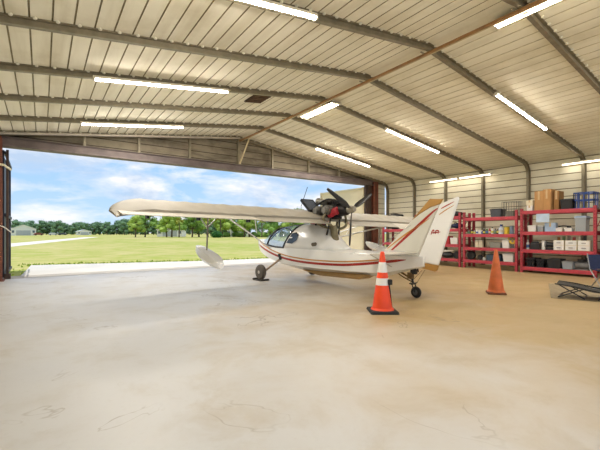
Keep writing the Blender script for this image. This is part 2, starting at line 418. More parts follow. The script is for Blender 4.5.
for i in range(900):
    x = random.uniform(-3, 13); y = (17.7-(x+.35)*.27 if x < 6 else 16.-(x-6)*.1)+random.uniform(-.05, 1.2)**1.0
    if x < -.5: y = random.uniform(13, 19)
    h = random.uniform(.03, .09); a = random.uniform(0, PI); w = .05
    m.add([(x-w*math.cos(a), y-w*math.sin(a), -.06), (x+w*math.cos(a), y+w*math.sin(a), -.06), (x+random.uniform(-.03, .03), y, -.06+h)], [(0, 1, 2)])
tag(m.build('grass', M('grass blades', '8fa838', .9, 0, .3, 3), smooth=False, fix=False), 'short green grass tufts along the edge of the concrete apron', 'grass', kind='stuff')

# ------------------------------------------------------------------ trees beyond the field
def leaf_mat(name, a, b):
    m = bpy.data.materials.new(name); m.use_nodes = True; nt = m.node_tree; bs = nt.nodes['Principled BSDF']
    tc = N(nt, 'ShaderNodeTexCoord').outputs['Object']; c = ramp(nt, noise(nt, tc, .9, 5, .7), [(.32, a), (.68, b)])
    nt.links.new(c, bs.inputs['Base Color']); bs.inputs['Roughness'].default_value = .8; bs.inputs['Specular IOR Level'].default_value = .15
    return m
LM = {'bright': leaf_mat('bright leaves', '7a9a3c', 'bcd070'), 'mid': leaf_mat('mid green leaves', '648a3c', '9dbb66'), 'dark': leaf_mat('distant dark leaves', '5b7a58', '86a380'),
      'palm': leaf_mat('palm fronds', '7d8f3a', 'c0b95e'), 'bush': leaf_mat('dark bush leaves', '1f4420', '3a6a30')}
def leaves(mb, c, r, n, size, rnd):
    for _ in range(n):
        d = Vector((rnd.gauss(0, 1), rnd.gauss(0, 1), rnd.gauss(0, 1))).normalized()
        p = Vector(c)+Vector((d.x*r[0], d.y*r[1], d.z*r[2]))*rnd.uniform(.75, 1.18)
        a = Vector((rnd.uniform(-1, 1), rnd.uniform(-1, 1), rnd.uniform(-1, 1))).normalized(); b = a.orthogonal().normalized(); s = size*rnd.uniform(.6, 1.2)
        mb.add([p-a*s, p-b*s*.5, p+a*s, p+b*s*.5], [(0, 1, 2, 3)])
def tree_proto(kind, seed, H):
    rnd = random.Random(seed); o = empty('broadleaf_tree')
    tk = MB(); cr = MB(); random.seed(seed)
    tk.tube([(0, 0, -.1), (.1, 0, H*.25), (0, .1, H*.5), (.1, 0, H*.8)], [H*.03, H*.024, H*.016, H*.006], 7)
    nb = rnd.randint(10, 13); lo = .12 if kind == 'dark' else .3
    for k in range(nb):
        a = 2*PI*k/nb+rnd.uniform(-.4, .4); rr = H*rnd.uniform(.12, .38); z = H*(lo+(.88-lo)*((k*.618) % 1))
        c = (math.cos(a)*rr, math.sin(a)*rr, z); r = H*rnd.uniform(.12, .2)
        tk.tube([(0, 0, H*.3), (c[0]*.5, c[1]*.5, (H*.36+z)/2), c], [H*.012, H*.009, H*.004], 5)
        cr.ball(c, (r*.8, r*.8, r*.62), 8, 6, .18); leaves(cr, c, (r, r, r*.8), 70, H*.035, rnd)
    c = (0, 0, H*.78); cr.ball(c, (H*.16, H*.16, H*.14), 8, 6, .15); leaves(cr, c, (H*.2, H*.2, H*.19), 90, H*.035, rnd)
    tk.build('trunk', bark, o); cr.build('crown', LM[kind], o, smooth=False, fix=False)
    return o
def palm_proto(seed, H):
    rnd = random.Random(seed); o = empty('palm_tree'); tk = MB(); cr = MB()
    tk.tube([(0, 0, -.1), (.12, 0, H*.4), (.05, .05, H*.82)], [.24, .17, .15], 8)
    for k in range(34):
        a = rnd.uniform(0, 2*PI); e = rnd.uniform(-.5, 1.3); L = H*.24*rnd.uniform(.8, 1.1)
        d = Vector((math.cos(a)*math.cos(e), math.sin(a)*math.cos(e), math.sin(e))); s = Vector((-math.sin(a), math.cos(a), 0))
        p = Vector((.05, .05, H*.82)); q = p+d*L*.6; t = p+d*L+Vector((0, 0, -L*.25))
        cr.add([p, q-s*L*.22, t, q+s*L*.22], [(0, 1, 2, 3)])
        for sg in (-1, 1): cr.add([q, q+d*L*.15+s*sg*L*.35, t], [(0, 1, 2)])
    tk.build('trunk', bark, o); cr.build('crown', LM['palm'], o, smooth=False, fix=False); return o
protos = {'bright': [tree_proto('bright', s, 8.) for s in (1, 2, 3)], 'mid': [tree_proto('mid', s, 8.) for s in (4, 5)], 'dark': [tree_proto('dark', s, 8.) for s in (6, 7, 8)]}
used = set()
def put(p, x, y, s, rz, label, group, cat='tree', z=-.06):
    o = p if p.name not in used else copy_tree(p)
    used.add(p.name); o.location = (x, y, z); o.scale = (s*1.0, s*1.0, s); o.rotation_euler = (0, 0, rz); tag(o, label, cat, group); return o
ORD = 'first second third fourth fifth sixth seventh eighth ninth tenth eleventh twelfth thirteenth fourteenth fifteenth sixteenth seventeenth eighteenth nineteenth twentieth'.split()
rnd = random.Random(11)
# sunlit cluster behind and below the wing, x positions across the field at 105..150 m
cl = [(23.5, 121, .86), (27.0, 124, .92), (31., 114, .95), (34.5, 121, 1.03), (38.2, 112, 1.0), (42.5, 118, 1.05), (46.6, 108, 1.02), (50., 113, 1.0), (52.2, 104, .98), (56.0, 108, 1.04), (58.6, 99, .98),
      (62.5, 102, 1.02), (65., 95, 1.0), (68.5, 97, 1.06), (71., 90, .98), (75., 92, 1.04), (78., 86, .98), (82., 84, 1.0), (88, 86, 1.1)]
for i, (x, y, s) in enumerate(cl):
    k = 'bright' if i % 3 != 1 else 'mid'
    put(protos[k][i % len(protos[k])], x, y, s*(1.16 if i % 2 else 1.04), i*1.7, '%s green broadleaf tree across the field, %s in its row from the wingtip' % ('bright' if k == 'bright' else 'mid', ORD[i]), 'broadleaf trees across the field')
pp = palm_proto(3, 7.)
for i, (x, y, s) in enumerate([(33.2, 109, .85), (41.0, 106, .9), (44.2, 104, 1.0), (54.5, 97, .88), (76.5, 84, .9)]):
    put(pp, x, y, s, i*2.1, 'yellowish palm tree with bare trunk, %s palm from the wingtip' % ORD[i], 'palm trees across the field', 'palm tree')
# distant line
far = []
for i in range(84):
    t = -16+i*1.85; y0 = 330-(i*.8); far.append((t+rnd.uniform(-.6, .6), y0+rnd.uniform(-14, 14), (1.25 if i < 16 else 1.1 if i < 34 else 1.45)*rnd.uniform(.85, 1.15)))
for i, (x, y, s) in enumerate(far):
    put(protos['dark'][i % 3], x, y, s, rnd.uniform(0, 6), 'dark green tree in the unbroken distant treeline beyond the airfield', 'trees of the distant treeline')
ug = MB(); rg = random.Random(21)
for i in range(46):
    t = i/45; c = (25+65*t+rg.uniform(-1, 1), 126-44*t+rg.uniform(1, 5), .6); r = (rg.uniform(1.2, 2), rg.uniform(1.2, 2), rg.uniform(.7, 1.5))
    if 16 > i or i % 3 == 0 and i < 24: continue
    ug.ball(c, r, 8, 6, .2); leaves(ug, c, r, 45, .3, rg)
tag(ug.build('undergrowth', LM['mid'], smooth=False, fix=False), 'low green undergrowth between the tree trunks across the field', 'undergrowth', kind='stuff')
bm_ = MB(); rr = random.Random(5)
bm_.ball((0, 0, .9), (1.5, 1.5, 1.0), 10, 7, .12); leaves(bm_, (0, 0, .9), (1.7, 1.7, 1.15), 260, .22, rr)
b = bm_.build('round_bush', LM['bush'], smooth=False, fix=False); b.location = (40.5, 98, -.1); tag(b, 'dark rounded bush at the field edge below the wing float struts', 'bush')
for k in protos.values():                      # drop any template that was not planted
    for p in k:
        if p.name not in used:
            for ch in [c for c in SC.objects if c.parent == p]: bpy.data.objects.remove(ch)
            bpy.data.objects.remove(p)
# far buildings
def shed(name, x, y, w, d, h, rz, label, rise=1.2, wall=wplast, rf=M('pale metal roof', 'd7dade', .4, .1)):
    o = empty(name, (x, y, -.06), rz, label, 'building')
    m = MB(); m.bx(-w/2, w/2, -d/2, d/2, 0, h); m.prism([(-w/2, h), (w/2, h), (0, h+rise*.9)], 'Y', -d/2+.02, d/2-.02); m.build('walls', wall, o, smooth=False)
    m = MB()
    for s in (-1, 1): m.add([(s*(w/2+.3), -d/2-.3, h-.1), (0, -d/2-.3, h+rise), (0, d/2+.3, h+rise), (s*(w/2+.3), d/2+.3, h-.1), (s*(w/2+.3), -d/2-.3, h-.28), (0, -d/2-.3, h+rise-.2), (0, d/2+.3, h+rise-.2), (s*(w/2+.3), d/2+.3, h-.28)], [(0, 1, 2, 3), (4, 5, 6, 7), (0, 1, 5, 4), (2, 3, 7, 6), (0, 3, 7, 4)])
    m.build('roof', rf, o, smooth=False)
    m = MB(); m.bx(-w*.28, w*.28, -d/2-.06, -d/2, 0, h*.75); m.build('door', M('grey building door', 'b3b6ba', .5), o, smooth=False)
    for q in (-.4, .4):
        m = MB(); m.bx(w*q-.5, w*q+.5, -d/2-.05, -d/2+.01, h*.4, h*.75); m.build('window', M('dark building window', '5a6570', .2), o, smooth=False)
    return o
shed('hangar_building', -8.4, 250, 11, 14, 3.6, .05, 'white metal hangar in the distance beside the open door edge', 2.2)
shed('storage_building', 22.8, 284, 8, 7, 2.4, .1, 'low long white building standing in front of the distant trees', 1.2)
shed('house', 40, 140, 9, 7, 2.7, -.5, 'pale house half hidden behind the trunks under the wing', 1.5)
shed('garage_building', 60, 125, 8, 6, 2.6, -.5, 'pale garage behind the trees near the aircraft canopy', 1.3)
def car(x, y, rz, colr, label):
    o = empty('car', (x, y, -.05), rz, label, 'car', 'vehicles by the far hangar')
    m = MB(); m.prism([(-2.1, .35), (2.1, .35), (2.15, .8), (1.2, .95), (.7, 1.4), (-1.1, 1.42), (-1.9, .98), (-2.15, .8)], 'Y', -.85, .85); m.build('body', colr, o, bevel=.05)
    for a in (-1.3, 1.3):
        for s in (-.78, .78): m = MB(); m.cyl((a, s-.1, .32), (a, s+.1, .32), .32); m.build('wheel', black_m, o)
car(-1.5, 240, .2, M('maroon paint', '8a4c40', .4), 'reddish car parked beside the distant white hangar')
car(5.0, 244, .1, M('silver paint', 'c9cdd2', .3, .3), 'silver car parked before the distant trees, nearer the low building')
car(9.5, 247, -.1, M('dark paint', '3d4650', .3), 'dark car parked between the silver car and the low white building')

# ------------------------------------------------------------------ lamps
def tube_fixture(name, p0, p1, label, wide=.09, tubes=1, hang=0., group='tube lights under the roof', power=60., chain=False, glow=None):
    p0, p1 = Vector(p0), Vector(p1); d = p1-p0; L = d.length; c = (p0+p1)/2
    o = empty(name, c, 0, label, 'ceiling light', group)
    q = d.to_track_quat('X', 'Z'); o.rotation_mode = 'QUATERNION'; o.rotation_quaternion = q
    m = MB(); m.prism([(-wide/2, .0), (wide/2, .0), (wide*.3, .05), (-wide*.3, .05)], 'X', -L/2, L/2); m.build('housing', fix_m, o, smooth=False)
    for k in range(tubes):
        yy = (k-(tubes-1)/2)*wide*.5
        m = MB(); m.cyl((-L/2+.02, yy, -.022), (L/2-.02, yy, -.02), .016, n=10); m.build('tube', glow or tube_on, o)
    for s in (-1, 1): m = MB(); m.bx(s*(L/2-.012)-.012, s*(L/2-.012)+.012, -wide/2, wide/2, -.035, .03); m.build('end_cap', fix_m, o, smooth=False)
    if chain:
        for s in (-.4, .4): m = MB(); m.tube([(s*L, 0, .05), (s*L, 0, .05+hang)], .006, 5); m.build('chain', alu, o)
    ld = bpy.data.lights.new('lamp', 'AREA'); ld.shape = 'RECTANGLE'; ld.size = L*.95; ld.size_y = .05; ld.energy = power*LAMP; ld.color = LAMP_C
    lo = bpy.data.objects.new('lamp', ld); COL.objects.link(lo); lo.parent = o; lo.location = (0, 0, -.06)
    return o
LAMP = .56; LAMP_C = (1., .95, .88)
R = lambda x, off=.2: zr(x)-off
def rl(name, x0, x1, y, label, power=60.): return tube_fixture(name, (x0, y, R(x0, .15)), (x1, y, R(x1, .15)), label, power=power)
rl('tube_light', .85, 3.22, 4.14, 'tube light cut by the top edge of the photo, on the sooty-bolted roof slope')
rl('tube_light', .75, 3.35, 7.46, 'long tube light on the slope above the wingtip, second from the big door')
rl('tube_light', .8, 3.4, 10.75, 'long tube light on the slope above the wingtip, next to the big door', 150)
rl('tube_light', 8.42, 11.1, 4.18, 'bright tube light on the far slope, above the cardboard boxes')
rl('tube_light', 8.5, 11.2, 7.5, 'bright tube light on the far slope, above the tail fin')
rl('tube_light', 8.33, 11.2, 10.75, 'bright tube light on the far slope, above the propeller beside the big door', 150)
tube_fixture('shop_light', (6.4, 8.82, R(6.4, .12)), (6.4, 7.32, R(6.4, .12)), 'wide white strip fixture just past the ridge in mid roof', .3, 2, power=14, glow=stube_on)
tube_fixture('shop_light', (6.25, 3.12, 4.76), (6.25, 1.65, 4.76), 'wide two tube shop light hanging by the ridge at the top of the photo', .26, 2, .06, power=14, chain=True, glow=stube_on)
for i, (y0, y1, lb) in enumerate([(9.9, 8.56, 'tube light along the wall above the rudder, nearer the big door'), (8.5, 7.17, 'tube light along the wall end to end with the one above the rudder'), (4.85, 3.5, 'tube light along the wall above the blue crate')]):
    tube_fixture('wall_tube_light', (14.12, y0, 3.53), (14.12, y1, 3.53), lb, .1, 1, group='tube lights along the wall', power=3, glow=wtube_on)
# the same rows carry on behind the photographer
for x0, x1, y in ((.85, 3.3, .85), (8.5, 11.2, .85)):
    rl('tube_light', x0, x1, y, 'tube light further back in the same roof row', 60)

# roof vent: rusted dark square opening on the slope
vt = empty('roof_vent', (4.45, 8.12, zr(4.45)-.01), 0, 'dark rusty square vent grille set in the roof slope', 'vent')
m = MB(); m.bx(-.24, .24, -.3, .3, -.02, 0); m.build('plate', M('rusted vent plate', '4b3a2c', .8, .2, .5, 9), vt, smooth=False)
for k in range(5): m = MB(); m.bx(-.22, .22, -.24+k*.12-.02, -.24+k*.12+.02, -.04, -.02); m.build('slat', M('rusted vent slat', '6a4f38', .8, .2, .4, 9), vt, smooth=False)
vt.rotation_euler = (0, -math.atan(SL), 0)
# ropes by the rust red post
m = MB(); m.tube([(-1.6, 12.03, 3.03), (-.8, 12.03, 3.0), (-.70, 12.66, 2.98)], .03, 7); tag(m.build('tie_bar', M('pale yellow rope', 'd8cfae', .8)), 'pale tie bar fastened high across the rusty post and dark door leaf', 'rope')
pts = crom([(-1.6, 12.05, 1.9), (-1.0, 12.06, 1.5), (-.80, 12.06, 1.4), (-.69, 12.64, 1.27)], 5)
m = MB(); m.tube(pts, .014, 6); tag(m.build('rope', M('white rope', 'ded8c8', .8)), 'thin white rope drooping between the rusty post and the door jamb', 'rope')

# ------------------------------------------------------------------ aircraft
AC = empty('amphibious_aircraft', (5.87, 4.42, 0), math.radians(3.5), 'white high wing amphibious light aircraft with pusher propeller and red gold stripes', 'aircraft')
# y, half beam, keel z, chine z, sheer z, crown rise
HS = [(5.52, .03, .93, .97, 1.03, .015), (5.38, .17, .80, .90, 1.03, .04), (5.1, .31, .64, .76, 1.0, .06), (4.7, .42, .48, .62, .95, .07), (4.2, .49, .36, .52, .91, .06), (3.6, .52, .29, .45, .88, .05), (3.0, .52, .27, .43, .86, .05),
      (2.4, .49, .27, .42, .85, .05), (1.9, .43, .29, .42, .84, .05), (1.3, .33, .32, .42, .82, .05), (.7, .21, .36, .44, .80, .05), (.2, .12, .50, .54, .79, .04), (-.2, .06, .60, .63, .78, .03)]
HI = crom(HS, 4)
def ring(p):
    y, b, zk, zc, zs, cr = p
    h = [(0, zk), (.5*b, zk+(zc-zk)*.5), (.93*b, zc), (.99*b, zc+(zs-zc)*.35), (1.0*b, zc+(zs-zc)*.7), (.95*b, zs), (.6*b, zs+cr*.75), (0, zs+cr)]
    return [(x, y, z) for x, z in h]+[(-x, y, z) for x, z in h[-2:0:-1]]
hull = MB(); hull.loft([ring(p) for p in HI]); ho = hull.build('hull', white_m, AC, angle=28)
def hp(y):
    for a, b in zip(HI, HI[1:]):
        if b[0] <= y <= a[0]:
            t = (a[0]-y)/(a[0]-b[0]); return [p+(q-p)*t for p, q in zip(a, b)]
    return list(HI[0] if y > HI[0][0] else HI[-1])
def side_x(y, z):
    _, b, zk, zc, zs, cr = hp(y); P = [(zk, 0), (zk+(zc-zk)*.5, .5*b), (zc, .93*b), (zc+(zs-zc)*.35, .99*b), (zc+(zs-zc)*.7, b), (zs, .95*b)]
    for (z0, x0), (z1, x1) in zip(P, P[1:]):
        if z0 <= z <= z1: return x0+(x1-x0)*(z-z0)/(z1-z0)
    return P[-1][1] if z > P[-1][0] else P[2][1]
def stripe(name, pts, w, mat):
    P = crom(pts, 6)
    for s in (-1, 1):
        mb = MB(); rings = []
        for k, (y, z) in enumerate(P):
            ww = w*min(1, (k+.4)/5, (len(P)-k-.6+.4)/5)
            rings.append([(s*(side_x(y, z+q)+.005), y, z+q) for q in (-ww/2, 0, ww/2)])
        mb.loft(rings, False, False); mb.build(name, mat, ho, fix=False)
stripe('red_stripe', [(5.2, .93), (4.75, .83), (4.2, .70), (3.6, .60), (3.0, .55), (2.3, .535), (1.6, .55), (1.0, .61), (.5, .68), (.15, .73)], .055, red_s)
stripe('gold_stripe', [(5.1, 1.0), (4.6, .88), (4.1, .77), (3.5, .67), (2.9, .625), (2.3, .61), (1.6, .62), (1.0, .67), (.5, .73)], .03, gold_s)
# keel step; tan of the floor's reflection and shade put into its colour
kb = MB(); kb.prism([(3.3, .30), (2.6, .21), (1.3, .24), (1.05, .36), (2.2, .33)], 'X', -.2, .2); kb.build('keel_step', M('floor reflection tan keel', 'b59058', .5, 0, .12, 4), AC, bevel=.03)
# canopy glass, arches, rear fairing
def arch(y0, y1, b, zb, zt, n=14, ex=1.0):
    """half hoop from left sill to right sill; the top leans from y0 (sill) to y1 (crown)"""
    out = []
    for k in range(n+1):
        t = PI*k/n; sx = -math.cos(t); sz = math.sin(t)
        f = abs(sz)**ex; out.append((b*(abs(sx)**.95)*(1 if sx > 0 else -1), y0+(y1-y0)*sz, zb+(zt-zb)*f))
    return out
A = [arch(5.02, 4.98, .22, .98, 1.03), arch(4.78, 4.72, .36, .94, 1.21), arch(4.47, 4.25, .45, .91, 1.40), arch(4.05, 3.75, .49, .88, 1.46), arch(3.64, 3.28, .50, .87, 1.475)]
g = MB(); g.loft(A, False, False); gl = g.build('canopy', glass_m, AC, fix=False)
gl.modifiers.new('t', 'SOLIDIFY').thickness = .006
def hoop(a, r, name='canopy_frame'):
    m = MB(); m.tube(a, r, 8); return m.build(name, blackf, AC)
hoop(A[2], .026); hoop(A[4], .032)
for s in (0, -1):
    m = MB(); m.tube([a[s] for a in A], .022, 6); m.build('sill_rail', blackf, AC)
m = MB(); m.tube([a[7] for a in A], .016, 6); m.build('canopy_frame', blackf, AC)
# seats and panel seen through the glass
for s in (-.2, .2):
    m = MB(); m.box((s, 3.8, .6), (.34, .42, .1)); m.box((s, 3.5, .86), (.34, .1, .44), Matrix.Rotation(-.2, 3, 'X')); m.build('cockpit_seat', M('grey seat cloth', '8d8d92', .8), AC, bevel=.03)
m = MB(); m.box((0, 4.62, .93), (.5, .1, .12)); m.build('instrument_panel', blackf, AC, bevel=.02)
T = [arch(3.64, 3.28, .50, .87, 1.475), arch(3.2, 2.95, .49, .87, 1.475), arch(2.75, 2.6, .44, .86, 1.44), arch(2.4, 2.3, .36, .85, 1.28), arch(2.1, 2.0, .27, .85, 1.03), arch(1.82, 1.75, .12, .85, .89)]
T = [list(r) for r in zip(*[crom([a[k] for a in T], 3) for k in range(len(T[0]))])]
m = MB(); m.loft([list(r) for r in T], False, False); fo = m.build('rear_fairing', white_m, AC, fix=False); fo.modifiers.new('t', 'SOLIDIFY').thickness = .01
# dark quarter window, filler cap, red top trim
def on_fair(y, z, off=.008):
    best = min((abs(p[1]-y)+abs(p[2]-z), p) for r in T for p in r if p[0] < 0)[1]; return (best[0]-off, y, z)
for s in (-1, 1):
    qs = [(3.5, .99), (3.27, .98), (3.1, 1.07), (3.08, 1.2), (3.2, 1.27), (3.36, 1.24)]
    m = MB(); m.add([(s*(.495*math.sqrt(1-((z-.87)/.605)**2)**.95+.016), y, z) for y, z in qs], [tuple(range(6))]); w = m.build('quarter_window', M('dark tinted glass', '39424c', .08, 0, .1, 4), AC, smooth=False); w.modifiers.new('t', 'SOLIDIFY').thickness = .01
    m = MB(); m.cyl((s*.37, 2.5, .985), (s*.475, 2.5, .975), .045); m.cyl((s*.44, 2.5, .98), (s*.485, 2.5, .973), .022); m.build('filler_cap', M('grey filler cap', '6b6250', .4, .3), AC)
m = MB(); m.box((0, 2.85, 1.47), (.2, .34, .05)); m.build('top_trim', redp, AC, bevel=.008)

# wing
PIT = math.radians(13.2); CH = 1.46; YLE = 3.40; ZLE = 1.775
def airfoil(n=9, t=.13, cut=.78):
    up, lo = [], []
    for k in range(n+1):
        x = cut*(k/n)**1.7
        yt = 5*t*(.2969*math.sqrt(x)-.126*x-.3516*x*x+.2843*x**3-.1015*x**4); cm = .045*4*x*(1-x)*.9
        up.append((x, cm+yt*1.1)); lo.append((x, cm-yt*.7))
    return up+lo[:0:-1]
AF = airfoil()
def wpt(x, cx, cz, le=YLE, ch=CH, dz=0.):
    return (x, le-(cx*math.cos(PIT)-0*cz)*ch+cz*ch*math.sin(PIT)*-1, ZLE+dz-.012*x-cx*ch*math.sin(PIT)+cz*ch*math.cos(PIT))
def wing_section(x):
    a = abs(x); le, ch, dz, th = YLE, CH, 0., 1.
    if a > 4.2:
        t = min(1, (a-4.2)/.62); e = 1-math.sqrt(max(0., 1-t*t*.97)); le = YLE-e*1.0; ch = CH*(1-.60*e); th = 1-.7*e; dz = -.05*t-.20*e
    sc = 1-.085*abs(math.sin(PI*a/.42)) if a < 4.2 else 1.
    return [wpt(x, cx, cz*th*(sc if cz > .02 else 1), le, ch, dz) for cx, cz in AF]
xs = [i*.07-4.83 for i in range(139)]
w = MB(); w.loft([wing_section(x) for x in xs]); w.build('wing', fabric_m, AC, angle=50)
def surface(name, x0, x1, defl, mat):
    mb = MB(); rings = []
    for k in range(13):
        x = x0+(x1-x0)*k/12; p0, p1 = wpt(x, .785, .030), wpt(x, .785, -.004)
        L = .215*CH; an = PIT+defl; te = Vector((x, p0[1]-L*math.cos(an), (p0[2]+p1[2])/2-L*math.sin(an)))
        rings.append([p0, te+Vector((0, 0, .006)), te-Vector((0, 0, .006)), p1])
    mb.loft(rings); mb.build(name, mat, AC, smooth=False, bevel=.004)
surface('aileron', -4.76, -2.25, -.06, fabric2); surface('aileron', 2.25, 4.7, .2, fabric2)
surface('flap', -2.2, -.35, 0.02, fabric_m); surface('flap', .35, 2.2, .1, fabric_m)
for s in (-1, 1):
    for x in (2.35, 3.4, 4.3): m = MB(); p = wpt(s*x, .78, -.03); m.box(p, (.03, .14, .07)); m.build('hinge_bracket', blackf, AC, bevel=.006)
def strut(name, a, b, r, flat=.45, mat=white_m):
    a, b = Vector(a), Vector(b); d = (b-a).normalized(); yv = Vector((0, 1, 0)); yv = (yv-d*yv.dot(d)).normalized(); zv = d.cross(yv)
    rings = [[p+yv*math.cos(2*PI*k/10)*r+zv*math.sin(2*PI*k/10)*r*flat for k in range(10)] for p in (a, b)]
    m = MB(); m.loft(rings); return m.build(name, mat, AC)
for s in (-1, 1):
    top1, top2 = wpt(s*2.55, .2, -.03), wpt(s*2.55, .68, -.01)
    strut('wing_strut', (s*.46, 4.32, .84), top1, .034 if s < 0 else .045); s > 0 and strut('wing_strut', (s*.46, 4.25, .84), top2, .045)
    q = Vector((s*.48, 3.5, .8)).lerp(Vector(top1), .5); strut('jury_strut', q, wpt(s*1.7, .2, -.03), .014)
    m = MB(); m.box(Vector(top1)+Vector((0, 0, -.01)), (.1, .12, .07)); m.box(Vector(top2)+Vector((0, 0, -.01)), (.1, .12, .07)); m.build('strut_bracket', blackf, AC, bevel=.01)
    # tip float
    fx = s*2.83
    fs = [(.66, .03, .93, .95, .985), (.5, .10, .80, .88, .99), (.2, .14, .70, .80, .94), (-.2, .15, .63, .74, .87), (-.5, .13, .60, .70, .80), (-.66, .05, .62, .66, .72)]
    rr = []
    for y, b, k, c, t in crom(fs, 3): rr.append([(fx+i*b, 3.12+y*.88, z-.05+y*.05) for i, z in ((0, k), (.7, k+(c-k)*.4), (1, c), (.8, t), (0, t+.012), (-.8, t), (-1, c), (-.7, k+(c-k)*.4))])
    m = MB(); m.loft(rr); flo = m.build('tip_float', white_m, AC, angle=45)
    for nm, a, b, r in (('float_strut', (fx, 3.2, .86), wpt(fx, .2, -.03), .026), ('float_brace', (fx, 3.17, 1.36), wpt(s*2.55, .22, -.04), .02), ('float_brace', (fx, 3.17, 1.36), wpt(s*3.12, .22, -.03), .02)):
        o = strut(nm, a, b, r, .6, alu if nm == 'float_brace' else M('grey strut paint', '9a948a', .4, .2)); o.parent = flo

# engine group on the pylon
def part(name, mb, mat, parent=AC, **k): return mb.build(name, mat, parent, **k)
for s in (-1, 1):
    for a, b in (((s*.16, 2.75, 1.45), (s*.14, 2.5, 1.66)), ((s*.2, 2.3, 1.2), (s*.14, 2.2, 1.66))):
        m = MB(); m.tube([a, b], .022, 8); part('engine_mount', m, blackf)
m = MB(); m.box((0, 2.3, 1.84), (.22, .42, .24)); m.box((0, 2.3, 1.69), (.18, .4, .08)); m.cyl((0, 2.1, 1.83), (0, 1.86, 1.83), .13, .1, 14); eng = part('engine', m, engine_m, bevel=.03)
for s in (-1, 1):
    for y in (2.22, 2.48):
        m = MB()
        for k in range(7): m.cyl((s*(.12+k*.026), y, 1.83), (s*(.134+k*.026), y, 1.83), .098 if k < 6 else .075, n=14)
        m.cyl((s*.1, y, 1.83), (s*.33, y, 1.83), .06, n=12); part('cylinder_head', m, engine_l, eng)
        m = MB(); m.tube(crom([(s*.28, y, 1.76), (s*.32, y, 1.64), (s*.2, y-.1, 1.52), (s*.1, 2.18, 1.46)], 4), .026, 8); part('exhaust_pipe', m, muff_m, eng)
    m = MB(); m.cyl((s*.16, 2.34, 2.0), (s*.16, 2.48, 2.02), .06, .07, 12); m.ball((s*.16, 2.54, 2.03), .075); part('carburettor', m, engine_l, eng)
    m = MB(); m.tube(crom([(s*.1, 2.0, 1.98), (s*.2, 2.2, 2.05), (s*.22, 2.45, 1.98), (s*.12, 2.9, 1.8)], 4), .018, 7); part('coolant_hose', m, black_m, eng)
m = MB(); m.cyl((-.13, 2.02, 1.82), (-.13, 2.2, 1.78), .075, n=12); m.cyl((-.16, 2.12, 1.74), (-.16, 2.24, 1.72), .045, n=10); part('red_cover', m, engine_r, eng, bevel=.012)
m = MB(); m.cyl((.0, 2.25, 1.99), (0, 2.42, 1.99), .085, n=14); m.box((0, 2.1, 2.0), (.2, .12, .1)); part('air_box', m, engine_m, eng, bevel=.01)
m = MB(); m.cyl((-.05, 2.15, 1.18), (-.08, 2.2, 1.52), .075, n=14); m.lathe([(.03, -.02), (.075, 0)], (-.05, 2.15, 1.16)); part('muffler', m, muff_m, eng)
eng.scale = (1.18,)*3; eng.location = (0, 2.25*(1-1.18), 1.8*(1-1.18)-.05)
# radiator panel ahead of the engine, its frame
m = MB(); RM = Matrix.Rotation(-.85, 3, 'X'); m.box((-.24, 2.83, 1.93), (.36, .05, .42), RM); rad = part('radiator', m, M('dark radiator core', '4d586c', .4, .4, .4, 40), AC, bevel=.008)
m = MB()
for q in (-.18, .18): m.box(Vector((-.24, 2.83, 1.93))+RM @ Vector((q, 0, 0)), (.03, .065, .45), RM)
for q in (-.21, .21): m.box(Vector((-.24, 2.83, 1.93))+RM @ Vector((0, 0, q)), (.38, .065, .03), RM)
part('radiator_frame', m, blackf, rad)
# propeller
PY, PZ = 1.68, 1.79
prop = empty('propeller', (0, PY, PZ)); prop.parent = AC; prop.rotation_euler = (math.radians(-5), 0, 0)
m = MB(); m.cyl((0, .2, 0), (0, -.02, 0), .075, .075, 16); m.cyl((0, .02, 0), (0, -.09, 0), .095, .06, 16); part('hub', m, M('worn prop hub', '9c9484', .35, .5, .3, 12), prop)
for k, ang in enumerate((29, 150, 260)):
    a = math.radians(ang); rd = Vector((math.cos(a), 0, math.sin(a))); tg = Vector((-math.sin(a), 0, math.cos(a))); ax = Vector((0, 1, 0)); rr = []
    for r, c, tw in ((.06, .05, 60), (.12, .07, 48), (.22, .115, 36), (.38, .12, 27), (.58, .10, 20), (.74, .085, 16), (.84, .055, 14)):
        t = math.radians(tw); cv = tg*math.cos(t)+ax*math.sin(t); nv = -tg*math.sin(t)+ax*math.cos(t)
        rr.append([rd*r+cv*c*.5*math.cos(q)+nv*(.011+.02*max(0, .15-r))*math.sin(q) for q in [2*PI*j/10 for j in range(10)]])
    m = MB(); m.loft(rr); part('blade', m, M('black propeller blade', '232325', .35, 0, .2, 6), prop)
m = MB(); m.tube([(-.5, 2.9, 1.9), (-.36, 2.82, 2.38)], .008, 6); part('antenna', m, blackf)

# landing gear
for s in (-1, 1):
    m = MB(); m.tube([(s*.46, 3.75, .60), (s*.82, 4.08, .22)], .028, 8); lg = part('gear_leg', m, M('tan gear leg', 'a58e74', .4, .3), AC)
    m = MB(); m.cyl((s*.43, 3.75, .60), (s*.53, 3.75, .60), .06, n=12); m.box((s*.5, 3.78, .66), (.08, .1, .08)); part('gear_pivot', m, blackf, lg, bevel=.01)
    wx = s*.9
    prof = [(.09, -.065), (.13, -.07), (.175, -.06), (.198, -.03), (.2, 0), (.198, .03), (.175, .06), (.13, .07), (.09, .065)]
    m = MB(); m.lathe(prof, (wx, 4.1, .218), 28, 'X'); wh = part('main_wheel', m, M('dusty tyre rubber', '5e574e', .8, 0, .2, 8), AC)
    m = MB(); m.lathe([(.03, -.068), (.09, -.055), (.1, 0), (.09, .055), (.03, .068)], (wx, 4.1, .218), 20, 'X'); part('wheel_rim', m, M('pale wheel rim', 'c9c3b8', .35, .3), wh)
    m = MB(); m.cyl((s*.8, 4.09, .21), (wx, 4.1, .205), .022); part('axle', m, alu, wh)
